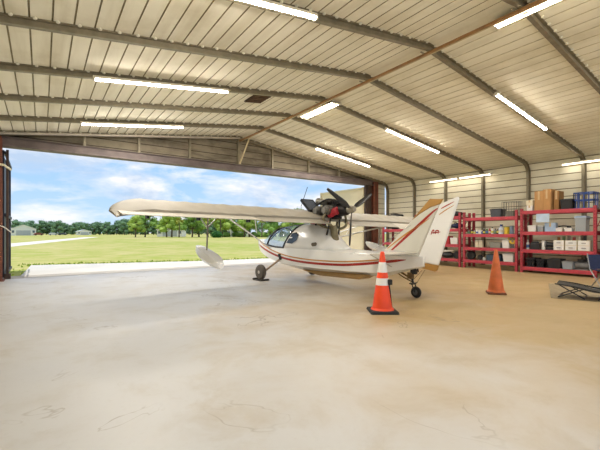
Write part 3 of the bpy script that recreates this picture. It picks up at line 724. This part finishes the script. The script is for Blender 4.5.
# tail wheel
m = MB(); m.lathe([(.03, -.03), (.07, -.035), (.1, -.026), (.112, 0), (.1, .026), (.07, .035), (.03, .03)], (0, 0, .112), 24, 'X'); tw = part('tail_wheel', m, black_m)
m = MB(); m.cyl((-.04, 0, .112), (.04, 0, .112), .03, n=12); m.lathe([(.02, -.037), (.055, -.034), (.055, .034), (.02, .037)], (0, 0, .112), 16, 'X'); part('tail_wheel_rim', m, M('dark grey rim', '55585c', .4, .4), tw)
m = MB()
for s in (-.05, .05): m.tube([(s, 0, .112), (s, .06, .26)], .012, 6)
m.box((0, .06, .27), (.13, .05, .03)); m.cyl((0, .06, .26), (0, .1, .4), .022, n=10); m.build('tail_fork', blackf, tw)
m = MB(); m.tube([(0, .1, .36), (0, .35, .47), (0, .5, .5)], .02, 8); m.tube([(0, .08, .3), (0, .3, .38), (0, .45, .46)], .013, 6); m.box((0, .12, .42), (.08, .1, .12)); part('tail_spring', m, M('brown steel', '6b5334', .5, .4, .3, 15))
m = MB(); m.tube([(-.13, .06, .28), (.13, .06, .28)], .01, 6); m.tube([(-.12, .06, .28), (-.05, -.16, .55)], .004, 4); m.tube([(.12, .06, .28), (.05, -.16, .55)], .004, 4); part('steering_arm', m, blackf)
m = MB(); m.tube([(0, -.05, .5), (0, .02, .84)], .014, 6); m.box((0, .05, .52), (.07, .12, .13)); part('tail_actuator', m, blackf, bevel=.01)

# tail: fin, ochre tip, rudder, stabiliser
def sheet(name, poly, t, mat, parent=AC, bev=.02):
    m = MB(); m.prism(poly, 'X', -t/2, t/2); return m.build(name, mat, parent, smooth=True, bevel=bev)
fin = sheet('fin', [(.86, .80), (.74, .89), (.08, 1.50), (-.10, 1.62), (-.30, 1.72), (-.485, 1.77), (-.045, .80)], .055, M('fin cream paint', 'd9d6c9', .4, 0, .05, 3))
sheet('fin_tip', [(.08, 1.505), (-.30, 1.885), (-.55, 1.86), (-.50, 1.775), (-.31, 1.73), (-.11, 1.63)], .05, gold_p, fin, .01)
rud = sheet('rudder', [(-.497, 1.77), (-.57, 1.80), (-.84, 1.89), (-.86, 1.85), (-.47, .66), (-.05, .70), (-.057, .80)], .045, white_m)
sheet('rudder_trim', [(-.472, .655), (-.445, .575), (-.40, .54), (-.05, .60), (-.06, .695)], .046, gold_p, rud, .008)
def decal(name, pts, w, mat, parent, x=.0305):
    P = crom(pts, 5)
    for s in (-1, 1):
        m = MB(); rr = []
        for k, (y, z) in enumerate(P):
            a, b = P[max(k-1, 0)], P[min(k+1, len(P)-1)]; d = Vector((b[0]-a[0], b[1]-a[1])).normalized(); n = Vector((-d.y, d.x)); ww = w*(.35+.65*math.sin(PI*min(1, (k+1)/len(P)*1.05)))
            rr.append([(s*x, y-n.x*ww/2, z-n.y*ww/2), (s*x, y+n.x*ww/2, z+n.y*ww/2)])
        m.loft(rr, False, False); m.build(name, mat, parent, fix=False)
decal('red_stripe', [(.64, .83), (.4, 1.02), (.1, 1.26), (-.15, 1.46), (-.36, 1.63), (-.47, 1.70)], .055, red_s, fin)
decal('gold_stripe', [(.66, .93), (.35, 1.14), (.12, 1.28), (-.1, 1.40), (-.3, 1.52)], .035, gold_s, fin)
decal('red_stripe', [(-.53, 1.69), (-.64, 1.74), (-.78, 1.80)], .022, red_s, rud, .026); decal('gold_stripe', [(-.49, 1.58), (-.62, 1.66), (-.78, 1.74)], .018, gold_s, rud, .026)
for pts in ([(-.33, 1.22), (-.36, 1.29), (-.39, 1.30), (-.38, 1.24)], [(-.42, 1.23), (-.43, 1.29), (-.48, 1.29), (-.47, 1.23)], [(-.34, 1.25), (-.44, 1.26), (-.52, 1.27)]): decal('red_emblem', pts, .022, red_s, rud, .026)
for s in (-1, 1):
    m = MB(); rr = []
    for x, le, te in ((.03, .80, .2), (.6, .78, .18), (1.05, .73, .16), (1.2, .66, .18), (1.25, .5, .3)):
        rr.append([(s*x, le, .87), (s*x, (le+te)/2, .905), (s*x, te, .885), (s*x, te, .865), (s*x, (le+te)/2, .855)])
    m.loft(rr); st = m.build('stabiliser', white_m, AC)
    m = MB(); m.prism([(s*.08, .19), (s*1.18, .15), (s*1.16, -.12), (s*.5, -.2), (s*.1, -.12)], 'Z', .865, .885); m.build('elevator', fabric2, st, bevel=.005)
    strut('stabiliser_brace', (s*.1, .45, .55), (s*.8, .5, .86), .012, .6, alu); strut('fin_brace', (s*.8, .45, .9), (s*.02, .1, 1.4), .005, 1, alu)

# wheel chock plate under the near main wheel
def world(x, y, z=0): return AC.matrix_basis @ Vector((x, y, z))
bpy.context.view_layer.update()
p = world(-.9, 4.1)
m = MB(); m.box((0, 0, .009), (.26, .36, .018)); m.box((0, -.2, .03), (.24, .05, .045)); m.box((0, .2, .03), (.24, .05, .045))
o = m.build('wheel_chock', M('dark chock board', '4a443c', .8, 0, .2), bevel=.006); o.location = p; o.rotation_euler.z = math.radians(3.5); tag(o, 'dark flat chock board under the near main wheel of the aircraft', 'wheel chock')

# ------------------------------------------------------------------ traffic cones
def cone(name, loc, H, rz, body, coll, base, label, bands, bw):
    o = empty(name, loc, rz, label, 'traffic cone', 'traffic cones on the hangar floor'); hb = .045; rb, rt = H*.165, H*.032
    rad = lambda z: rb+(rt-rb)*(z-hb)/(H-hb)
    m = MB(); m.taper((0, 0, 0), (bw, bw), (bw*.94, bw*.94), hb); m.build('base', base, o, smooth=False, bevel=.012)
    m = MB(); m.lathe([(rb*1.18, hb-.005), (rb*1.12, hb+.015), (rb, hb+.03), (rad(H-.02), H-.02), (rt*.8, H), (rt*.5, H+.002)], n=28); m.build('body', body, o)
    for a, b in bands: m = MB(); m.lathe([(rad(a)+.003, a), (rad(b)+.003, b)], n=28); m.build('reflective_collar', coll, o)
    return o
c1 = cone('traffic_cone', (4.40, 3.95, 0), .955, .95, cone_o, refl, black_m, 'tall bright orange traffic cone with two white bands and black base', [(.43, .54), (.63, .79)], .44)
m = MB(); m.box((0, 0, .26), (.04, .03, .40), Matrix.Rotation(-.12, 3, 'Y')); m.box((-.0, 0, .48), (.07, .07, .08)); 
st_ = m.build('strap', black_m, c1, bevel=.006); st_.location = Matrix.Rotation(-.95, 3, 'Z') @ Vector((.05, -.105, 0)); st_.rotation_euler.z = -.95-.6
cone('traffic_cone', (7.645, 3.79, 0), .91, .62, cone_w, refl2, M('worn orange brown base', '7b4a30', .7, 0, .3), 'faded orange traffic cone without white bands, in front of the red shelves', [], .35)
bm2 = [(0, 0)]

# ------------------------------------------------------------------ red storage racks along the wall
def rack(name, y_hi, y_lo, levels, H, label, x0=12.55, x1=13.2):
    o = empty(name, (x0, y_lo, 0), 0, label, 'storage rack', 'red storage racks along the wall'); D = x1-x0; L = y_hi-y_lo
    for y in (.04, L-.04):
        for x in (.0, D):
            m = MB(); m.bx(x-.03, x+.03, y-.04, y-.033, 0, H); m.bx(x-.03, x+.03, y+.033, y+.04, 0, H); m.bx(x-.03 if x == 0 else x+.024, x-.024 if x == 0 else x+.03, y-.04, y+.04, 0, H); m.bx(x-.04, x+.04, y-.04, y+.04, 0, .012)
            m.cur = 1
            if x == 0:
                for q in range(int(H/.09)): m.box((x-.0305, y, .06+q*.09), (.004, .018, .045))
            m.build('upright', [red_rack, M('dark rack slots', '6e1c26', .6)], o, smooth=False)
        for z in (.2, .75, 1.3, 1.8): m = MB(); m.bx(0, D, y-.015, y+.015, z-.015, z+.015); m.build('end_brace', red_rack, o, smooth=False)
        for z in (.2, 1.3): m = MB(); m.tube([(0, y, z), (D, y, z+.5)], .012, 6); m.build('diagonal_brace', red_rack, o)
    for z in levels:
        for x in (-.01, D+.01):
            m = MB(); m.bx(x-.02, x+.02, .07, L-.07, z-.055, z+.055); m.build('beam', red_rack, o, smooth=False, bevel=.006)
        m = MB(); m.bx(.0, D, .05, L-.05, z+.03, z+.05); m.build('shelf_board', deck_m, o, smooth=False)
    return o
LB = [.24, .69, 1.16, 1.74]; LC = [.13, .68, 1.24, 1.90]; LA = [.24, .78, 1.36, 1.82]
RKA = rack('storage_rack', 9.35, 7.49, LA, 2.0, 'red steel rack with black bags and tyres, half hidden by the rudder')
RKB = rack('storage_rack', 7.40, 5.53, LB, 2.0, 'red steel rack crowded with bottles, a wire cage on top')
RKC = rack('storage_rack', 5.45, 3.47, LC, 2.02, 'red steel rack with cardboard boxes and a blue crate on top')
rack('storage_rack', 11.25, 9.42, LA, 2.0, 'red steel rack seen under the far wing struts behind the fin')
rack('storage_rack', 3.39, 1.5, LC, 2.02, 'red steel rack at the edge of the photo behind the camp chair')

# things on the racks
def thing1(mb, name, mat, label, cat, group, bevel=.006, loc=None, smooth=True):
    o = mb.build(name, mat, smooth=smooth, bevel=bevel); tag(o, label, cat, group)
    if loc: o.location = loc
    return o
XF = 12.62
G = 'items stored on the red racks'
def cbox(y0, y1, z, h, d, mat, label, name='cardboard_box', x=XF, rz=0., flaps=True):
    o = empty(name, (x+d/2, (y0+y1)/2, z), rz, label, 'box', G); w = y0-y1
    m = MB(); m.bx(-d/2, d/2, -w/2, w/2, 0, h); m.build('carton', mat, o, smooth=False, bevel=.006)
    m = MB(); m.bx(-d/2-.002, -d/2, -.025, .025, h*.55, h); m.bx(-d/2, d/2, -.025, .025, h, h+.002); m.build('tape', M('buff parcel tape', 'cdb083', .4), o, smooth=False)
    return o
def tote(y0, y1, z, h, d, mat, lid, label, name='storage_bin', x=XF, fill=None):
    o = empty(name, (x+d/2, (y0+y1)/2, z), 0, label, 'bin', G); w = y0-y1
    m = MB(); m.taper((0, 0, 0), (d*.86, w*.86), (d*.97, w*.97), h*.92); m.bx(-d/2, d/2, -w/2, w/2, h*.82, h*.9); m.build('tub', mat, o, smooth=False, bevel=.008)
    if lid is not None: m = MB(); m.bx(-d/2-.005, d/2+.005, -w/2-.005, w/2+.005, h*.9, h); m.bx(-d*.4, d*.4, -w*.4, w*.4, h, h+.012); m.build('lid', lid, o, smooth=False, bevel=.006)
    for s in (-1, 1): m = MB(); m.box((0, s*(w/2+.008), h*.72), (d*.25, .016, .03)); m.build('handle', mat, o, bevel=.004)
    return o
def bottle(y, z, h, r, mat, cap, label, x=XF+.1, name='bottle', spray=False):
    o = empty(name, (x, y, z), random.uniform(0, 6), label, 'bottle', G)
    m = MB(); m.lathe([(r*.9, 0), (r, .01), (r, h*.6), (r*.8, h*.7), (r*.35, h*.82), (r*.35, h*.9)], n=14); m.build('body', mat, o)
    m = MB(); m.lathe([(r*.42, h*.88), (r*.42, h), (r*.3, h*1.01)], n=12)
    if spray: m.box((0, r*.5, h*1.03), (.03, r*2, .035)); m.box((0, r*1.1, h*.94), (.012, .02, .07))
    m.build('cap', cap, o)
    m = MB(); m.lathe([(r+.001, h*.18), (r+.001, h*.5)], n=14); m.build('paper_label', M('plain label paper %s' % label[:12], random.choice(['c8c4b8', 'b84038', '5070a8', 'd8c860', '6a8a60']), .6), o)
    return o
def can(y, z, h, r, mat, lid, label, x=XF+.12, name='can', cat='can'):
    o = empty(name, (x, y, z), 0, label, cat, G)
    m = MB(); m.lathe([(r*.98, 0), (r, .008), (r, h*.94), (r*.97, h*.95)], n=18); m.build('body', mat, o)
    m = MB(); m.lathe([(r*1.02, h*.93), (r*1.02, h*.98), (r*.9, h)], n=18); m.build('lid', lid, o)
    return o
def crate(y0, y1, z, h, d, mat, label, name='crate', x=XF, bars=5, t=.012):
    o = empty(name, (x+d/2, (y0+y1)/2, z), 0, label, 'crate', G); w = y0-y1
    m = MB(); m.bx(-d/2, d/2, -w/2, w/2, 0, t); m.build('floor_panel', mat, o, smooth=False)
    for zz in (h*.5, h-t):
        m = MB()
        for s in (-1, 1): m.bx(s*d/2-t/2, s*d/2+t/2, -w/2, w/2, zz, zz+t*1.4); m.bx(-d/2, d/2, s*w/2-t/2, s*w/2+t/2, zz, zz+t*1.4)
        m.build('rim', mat, o, smooth=False)
    m = MB()
    for k in range(bars+1):
        yy = -w/2+w*k/bars
        for s in (-1, 1): m.bx(s*d/2-t/2, s*d/2+t/2, yy-t/2, yy+t/2, 0, h)
    for k in range(4):
        xx = -d/2+d*k/3
        for s in (-1, 1): m.bx(xx-t/2, xx+t/2, s*w/2-t/2, s*w/2+t/2, 0, h)
    m.build('side_bars', mat, o, smooth=False)
    return o
def bag(y0, y1, z, h, d, mat, label, name='duffel_bag', x=XF):
    o = empty(name, (x+d/2, (y0+y1)/2, z), 0, label, 'bag', G); w = y0-y1; rr = []
    for k in range(9):
        t = k/8; s = .55+.45*math.sin(PI*min(max(t, .06), .94)); rr.append([(d/2*s*math.cos(q)*(1+.08*math.sin(3*q+k)), -w/2+w*t, h/2+h/2*s*math.sin(q)*(1+.06*math.cos(2*q+k))) for q in [2*PI*j/14 for j in range(14)]])
    zm = min(p[2] for r_ in rr for p in r_); rr = [[(a, b, c-zm) for a, b, c in r_] for r_ in rr]
    m = MB(); m.loft(rr); m.build('body', mat, o)
    m = MB(); m.tube(crom([(-d*.3, -w*.2, h*.8), (-d*.35, -w*.1, h*1.05), (-d*.35, w*.1, h*1.05), (-d*.3, w*.2, h*.8)], 4), .012, 6); m.build('strap', blackf, o)
    return o
def wheel_tyre(y, z, r, wd, label, x=XF+.1):
    o = empty('spare_wheel', (x, y, z+r), 0, label, 'wheel', G)
    m = MB(); m.lathe([(r*.55, -wd/2), (r*.85, -wd/2), (r, -wd*.3), (r, wd*.3), (r*.85, wd/2), (r*.55, wd/2)], n=24, axis='X'); m.build('tyre', black_m, o)
    m = MB(); m.lathe([(r*.15, -wd*.45), (r*.5, -wd*.35), (r*.57, 0), (r*.5, wd*.35), (r*.15, wd*.45)], n=20, axis='X'); m.build('rim', gplast, o)
    return o
S_ = .052   # board top above the beam's centre
# rack C, top
z = LC[3]+S_
o = cbox(5.30, 5.13, z, .17, .3, wplast, 'white carton beside the brown boxes, lower of two stacked', 'carton_box'); cbox(5.31, 5.12, z+.174, .16, .3, cplast, 'white carton beside the brown boxes, upper of two stacked', 'carton_box')
cbox(5.08, 4.84, z, .6, .42, card, 'tall brown cardboard box beside the white cartons on the rack top', rz=.05)
cbox(4.82, 4.60, z, .64, .36, M('mid cardboard', 'b98a56', .8), 'tall leaning brown cardboard box between two others on the rack top', rz=-.12)
cbox(4.57, 4.44, z, .58, .4, card2, 'darkest brown cardboard box next to the black bin on the rack top', x=XF+.08)
tote(4.38, 4.08, z, .3, .4, bplast, bplast, 'black lidded bin between brown boxes and blue crate')
crate(4.03, 3.56, z, .46, .42, bluep, 'blue see-through wire crate on the rack top at the end', 'wire_crate', bars=4, t=.022)
m = MB(); m.box((0, 0, -.13), (.004, .36, .26)); o = thing1(m, 'notice_sheet', M('pale blue paper', 'b9cbe0', .7), 'pale blue paper sheet taped below the beam under the cardboard boxes', 'paper', None, 0, (12.515, 4.80, 1.84))
# rack C, upper shelf
z = LC[2]+S_
tote(5.28, 5.03, z, .19, .3, wplast, wplast, 'white lidded tub at the end of the shelf under the cartons')
tote(4.99, 4.83, z, .18, .28, clearp, wplast, 'clear tub with white lid beside the blue parcel')
o = cbox(4.80, 4.52, z, .27, .28, lblue, 'pale blue and white parcel leaning on the shelf under the paper sheet', 'parcel', rz=.15)
tote(4.50, 4.32, z, .12, .25, wplast, None, 'low open white tray with a black tool lying over it'); tote(4.28, 4.08, z, .12, .25, wplast, None, 'low open white tray beside the large clear tub')
m = MB(); m.tube([(0, -.15, 0), (0, .02, .02), (.03, .16, .0)], .02, 8); m.box((0, -.12, -.02), (.05, .1, .05)); thing1(m, 'power_tool', bplast, 'black hand tool lying across the low white trays', 'tool', G, 0, (XF+.1, 4.3, z+.15))
tote(4.02, 3.74, z, .44, .34, clearp, lblue, 'large clear tub with pale blue lid on the shelf under the blue crate')
# rack C, middle shelf
z = LC[1]+S_
bottle(5.30, z, .3, .045, wplast, wplast, 'white bottle standing alone at the end above the black crates', name='bottle')
m = MB(); m.box((0, 0, .1), (.24, .26, .2)); m.box((0, .02, .22), (.16, .18, .06)); thing1(m, 'tool_case', bplast, 'dark tool case between the two white cylinders on the middle shelf', 'case', G, .015, (XF+.14, 5.08, z))
can(4.86, z, .29, .05, wplast, cplast, 'white upright canister beside the black machine on the middle shelf', name='canister', cat='canister')
o = empty('bench_grinder', (XF+.15, 4.68, z), 0, 'black bench machine beside the cream drawers', 'machine', G)
m = MB(); m.box((0, 0, .03), (.2, .2, .06)); m.cyl((0, -.1, .16), (0, .1, .16), .075, n=16); m.build('body', bplast, o, bevel=.008)
for s in (-1, 1): m = MB(); m.cyl((0, s*.1, .16), (0, s*.13, .16), .1, n=18); m.build('wheel_guard', gplast, o)
for i, (a, b_) in enumerate(((4.55, 4.27), (4.25, 3.96), (3.94, 3.64))):
    o = empty('drawer_unit', (XF+.14, (a+b_)/2, z), 0, 'cream two drawer box, %s on the middle shelf' % ('next to the black machine', 'middle of the three', 'next to the rack end')[i], 'drawer unit', 'cream drawer boxes'); w = a-b_
    m = MB(); m.bx(-.14, .14, -w/2, w/2, 0, .3); m.build('cabinet', cplast, o, smooth=False, bevel=.006)
    for k in range(2):
        m = MB(); m.bx(-.152, -.14, -w/2+.012, w/2-.012, .015+k*.145, .145+k*.145); d = m.build('drawer', wplast, o, smooth=False, bevel=.004)
        m = MB(); m.box((-.16, 0, .08+k*.145), (.015, w*.35, .02)); m.build('pull', gplast, d)
jar_c = [('amber jar', 'a06a30'), ('green jar', '6a7c4a'), ('grey jar', '85807a'), ('red jar', 'a04038'), ('white jar', 'd8d4c8'), ('dark jar', '3a3632')]
for i in range(6):
    can(4.45-i*.13, z+.302, .1+.02*(i % 3), .04, M(jar_c[i][0], jar_c[i][1], .4), gplast, 'small %s on the cream drawers, %s from the black machine' % (jar_c[i][0], ORD[i]), name='jar', cat='jar')
# rack C, bottom
z = LC[0]+S_
crate(5.32, 5.05, z, .27, .4, bplast, 'black open crate at the bottom beside the upright', 'milk_crate', bars=4, t=.03)
crate(5.03, 4.78, z, .24, .4, bplast, 'black open crate at the bottom next to the round tote', 'milk_crate', bars=4, t=.03)
tote(4.74, 4.36, z, .31, .42, bplast, None, 'black open tote at the bottom in mid rack')
tote(4.34, 4.06, z, .23, .36, clearp, gplast, 'clear bin with grey lid on the bottom shelf'); 
o = empty('compressor', (XF+.2, 3.88, z), 0, 'grey compressor on the bottom shelf beside the clear bin', 'machine', G)
m = MB(); m.cyl((0, -.16, .13), (0, .16, .13), .1, n=16); m.box((0, 0, .012), (.2, .3, .024)); m.build('tank', gplast, o)
m = MB(); m.box((0, .03, .26), (.14, .16, .08)); m.cyl((0, -.1, .24), (0, -.1, .34), .035); m.build('motor', bplast, o, bevel=.01)
# rack B, top
z = LB[3]+S_
tote(6.47, 6.09, z, .28, .4, M('charcoal plastic', '4a4f57', .5, 0, .2), bplast, 'charcoal lidded bin beside the wire cage on the rack top')
crate(6.06, 5.60, z, .5, .45, M('dark grey wire', '5b5a55', .4, .4), 'tall grey wire cage on top of the bottle rack', 'wire_cage', bars=9, t=.009)
tote(5.98, 5.72, z+.013, .2, .3, M('taupe plastic', '8d877a', .5), None, 'taupe tub standing inside the wire cage', x=XF+.06)
# rack B, upper shelf: bottles
z = LB[2]+S_
bl = [(7.28, .17, .05, 'grey', gplast), (7.16, .2, .04, 'dark', bplast), (7.06, .16, .05, 'silver', alu), (6.86, .14, .07, 'white cup', wplast), (6.72, .2, .04, 'black', bplast), (6.62, .22, .045, 'dark green', green), (6.52, .2, .04, 'red', redp), (6.43, .24, .04, 'white', wplast), (6.33, .19, .05, 'grey', gplast)]
lbs = ['grey bottle at the rudder end of the crowded shelf', 'dark bottle next to the grey bottle by the upright', 'silver bottle third along the crowded shelf', 'short wide white tub on the crowded bottle shelf', 'black bottle just past the short white tub', 'green bottle on the crowded shelf under the charcoal bin', 'red bottle on the crowded shelf beside the green one', 'slim white bottle on the crowded shelf beside the red one', 'grey squat bottle before the big white spray bottle']
for (y, h, r, nm, mt), lb in zip(bl, lbs):
    if 'cup' in nm: can(y, z, h, r, mt, cplast, lb, name='tub', cat='tub')
    else: bottle(y, z, h, r, mt, random.choice([bplast, wplast, redp]), lb)
for y, h, r, mt, lb in ((7.22, .15, .035, redp, 'small red bottle tucked behind the grey bottle by the upright'), (6.97, .18, .04, wplast, 'white bottle between the silver bottle and the short white tub'), (6.79, .12, .035, bluep, 'small blue bottle beside the short white tub'), (6.24, .22, .04, bplast, 'black bottle touching the large white and blue spray bottle')):
    bottle(y, z, h, r, mt, wplast, lb, x=XF+.22 if 'behind' in lb else XF+.1)
bottle(6.14, z, .3, .075, M('white blue plastic', 'cfd8e8', .4), bluep, 'large white and blue spray bottle on the crowded shelf', name='spray_bottle', spray=True)
can(5.96, z, .25, .08, yel, green, 'yellow green can beside the large spray bottle'); can(5.80, z, .28, .06, M('steel blue can', '6f7f92', .4), bplast, 'steel blue can at the end of the crowded shelf')
# rack B, middle shelf
z = LB[1]+S_
can(7.16, z, .2, .05, M('brown can', '6a5440', .5), gplast, 'brown can by the upright next to the white paper rolls')
for i, y in enumerate((6.98, 6.83)): can(y, z, .25, .075, cplast, wplast, 'white paper roll standing on the middle shelf, %s' % ('nearer the rudder', 'farther from the rudder')[i], name='paper_roll', cat='roll')
tote(6.50, 6.10, z, .2, .3, M('grey basket', '8b8a80', .6), None, 'grey open basket on the middle shelf of the bottle rack', 'basket')
tote(6.07, 5.84, z, .27, .3, wplast, wplast, 'white lidded container on the middle shelf of the bottle rack')
o = empty('desk_fan', (XF-.02+.1, 5.73, z), 0, 'yellow grey fan hanging over the edge beside the white container', 'fan', G)
m = MB(); m.lathe([(.03, 0), (.1, .01), (.1, .02), (.025, .03), (.02, .16)], n=16); m.build('stand', gplast, o)
m = MB(); m.lathe([(.15, -.04), (.165, 0), (.15, .04), (.12, .045)], (-.02, 0, .3), 20, 'X'); m.build('housing', yel, o)
for k in range(4): m = MB(); m.box((-.07, .06*math.cos(k*PI/2), .3+.06*math.sin(k*PI/2)), (.01, .07, .05), Matrix.Rotation(k*PI/2, 3, 'X')); m.build('blade', gplast, o)
# rack B, bottom
z = LB[0]+S_
wheel_tyre(7.18, z, .15, .12, 'black spare wheel at the bottom near the upright'); wheel_tyre(6.86, z, .09, .08, 'small black caster wheel beside the larger spare wheel')
can(6.72, z, .1, .05, wplast, wplast, 'small white pot on the bottom shelf beside the caster wheel', name='pot', cat='pot')
tote(6.62, 6.12, z, .22, .4, M('dark teal plastic', '3c5568', .5, 0, .15), bplast, 'long dark blue tub on the bottom shelf behind the faded cone')
tote(6.05, 5.70, z, .27, .38, wplast, wplast, 'white lidded tub on the bottom shelf next to the double uprights')
# rack A
z = LA[3]+S_
bag(8.10, 7.62, z, .2, .35, bplast, 'black duffel bag on top of the half hidden rack')
z = LA[2]+S_
bag(8.35, 7.98, z, .2, .35, bplast, 'black bag on the upper shelf nearer the rudder'); bag(7.95, 7.6, z, .22, .35, navyf, 'dark navy bag on the upper shelf nearer the upright')
z = LA[1]+S_
tote(7.98, 7.66, z, .26, .34, wplast, None, 'white open bin on the half hidden rack'); cbox(8.25, 8.02, z, .3, .3, redp, 'red box behind the rudder edge on the half hidden rack', 'tool_box')
z = LA[0]+S_
wheel_tyre(7.75, z, .13, .1, 'black spare wheel on the bottom of the half hidden rack, next to the upright'); bag(8.4, 7.92, z, .24, .35, bplast, 'black bag on the bottom of the half hidden rack')
for i, (zz, lb) in enumerate(((LA[3], 'dark bag on top of the rack seen between the far wing struts'), (LA[2], 'dark bag on the upper shelf seen between the far wing struts'))):
    bag(11.1, 10.4, zz+S_, .24, .4, bplast, lb)
# ------------------------------------------------------------------ camp chair on a floor mat
m = MB(); m.prism([(7.98, 2.92), (10.2, 3.78), (11.2, 2.2), (9.2, .9), (8.6, 1.3)], 'Z', .001, .008); tag(m.build('floor_mat', M('dusty tan mat', '938469', .85, 0, .2, 12), smooth=False), 'flat dusty tan mat on the floor under the camp chair', 'mat')
CC = empty('camp_cot', (8.5, 2.42, .008), .22, 'low black folding camp lounger with dark mesh sling standing on the tan mat', 'chair')
def ctube(name, pts, r=.013, mat=blackf): m = MB(); m.tube(pts, r, 8); m.build(name, mat, CC)
for x in (-.28, .28):
    ctube('side_rail', crom([(x, .55, .26), (x, .25, .23), (x, -.1, .17), (x, -.35, .24), (x, -.75, .72)], 4))
    for a, b in (((x, .5, 0.013), (x, .08, .21)), ((x, .1, .013), (x, .5, .255)), ((x, -.1, .013), (x, -.42, .32)), ((x, -.45, .013), (x, -.1, .18))): ctube('leg', [a, b], .011)
for y in (.5, .1, -.1, -.45): ctube('cross_bar', [(-.28, y, .015), (.28, y, .015)], .01)
m = MB(); path = crom([(.56, .265), (.25, .22), (-.1, .15), (-.36, .235)], 5); m.loft([[(-.27, y, z), (0, y, z-.03), (.27, y, z), (.27, y, z-.008), (0, y, z-.038), (-.27, y, z-.008)] for y, z in path]); m.build('seat_sling', darkf, CC)
m = MB(); path = crom([(-.36, .26), (-.55, .48), (-.76, .76)], 5); m.loft([[(-.29, y, z), (0, y-.03, z-.02), (.29, y, z), (.29, y-.04, z-.01), (0, y-.07, z-.03), (-.29, y-.04, z-.01)] for y, z in path]); m.build('backrest', darkf, CC)
ctube('support_pole', [(-.29, -.56, .02), (-.29, -.58, .5)], .014, alu)

NC = empty('camp_chair', (9.92, 2.5, 0), -.75, 'navy fabric folding camp chair with silver legs behind the black lounger', 'chair')
m = MB(); m.loft([[(x, -.24, .47+dz), (x, 0, .43+dz), (x, .24, .46+dz), (x, .24, .44+dz), (x, 0, .41+dz), (x, -.24, .45+dz)] for x, dz in ((-.28, .02), (-.1, -.02), (.1, -.02), (.28, .02))]); m.build('seat', navyf, NC)
m = MB(); m.loft([[(x, .22+b, .46), (x, .27+b, .64), (x, .31+b, .77), (x, .29+b, .77), (x, .25+b, .64), (x, .2+b, .46)] for x, b in ((-.28, 0), (0, .04), (.28, 0))]); m.build('backrest', navyf, NC)
for sx in (-.28, .28):
    for a, b in (((sx, -.24, .0), (sx, .24, .47)), ((sx, .26, .0), (sx, -.24, .47)), ((sx, .22, .45), (sx, .31, .79))):
        m = MB(); m.tube([a, b], .013, 8); m.build('leg' if b[2] < .8 else 'back_post', alu, NC)
for sy in (-.23, .25): m = MB(); m.tube([(-.28, sy, .02), (.28, sy, .02)], .01, 8); m.build('cross_bar', alu, NC)
# ------------------------------------------------------------------ sky, sun, camera
W = bpy.data.worlds.new('World'); SC.world = W; W.use_nodes = True; nt = W.node_tree; bg = nt.nodes['Background']
tc = N(nt, 'ShaderNodeTexCoord').outputs['Generated']
sep = N(nt, 'ShaderNodeSeparateXYZ'); nt.links.new(tc, sep.inputs[0])
base = ramp(nt, sep.outputs['Z'], [(0, (.60, .79, .97)), (.12, (.42, .66, .97)), (.5, (.25, .48, .88))])
mp = mapping(nt, tc, (2.2, 2.2, 6.5), (.35, .1, .2))
cl_ = noise(nt, mp, 2.3, 7, .58, .25)
fac = ramp(nt, cl_, [(.40, (0, 0, 0)), (.58, (1, 1, 1))])
shade = ramp(nt, noise(nt, mapping(nt, mp, (1, 1, 1), (0, 0, .22)), 2.3, 6, .6, .25), [(.42, (.98, .98, 1.0)), (.62, (.52, .66, .86))])
sky = mix(nt, fac, base, shade)
nt.links.new(sky, bg.inputs['Color']); bg.inputs['Strength'].default_value = .70
sd = bpy.data.lights.new('sun', 'SUN'); sd.energy = 1.9; sd.angle = .01; sd.color = (1, .95, .86); so = bpy.data.objects.new('sun', sd); COL.objects.link(so)
so.rotation_euler = Vector((.14, -.03, -.99)).to_track_quat('-Z', 'Y').to_euler()
cd = bpy.data.cameras.new('camera'); cam = bpy.data.objects.new('camera', cd); COL.objects.link(cam)
cd.sensor_width = 36; cd.lens = 364/600*36; cd.shift_y = 8/600; cd.clip_end = 3000; cd.clip_start = .05
cam.location = (0, 0, 1.25); cam.rotation_euler = (PI/2, 0, -math.atan2(258, 364)); SC.camera = cam
vs = SC.view_settings; vs.view_transform = 'Standard'; vs.look = 'None'; vs.gamma = 1; vs.use_curve_mapping = False; vs.exposure = .62
SC.cycles.use_denoising = True; SC.cycles.max_bounces = 10; SC.cycles.transmission_bounces = 8; SC.cycles.sample_clamp_indirect = 6
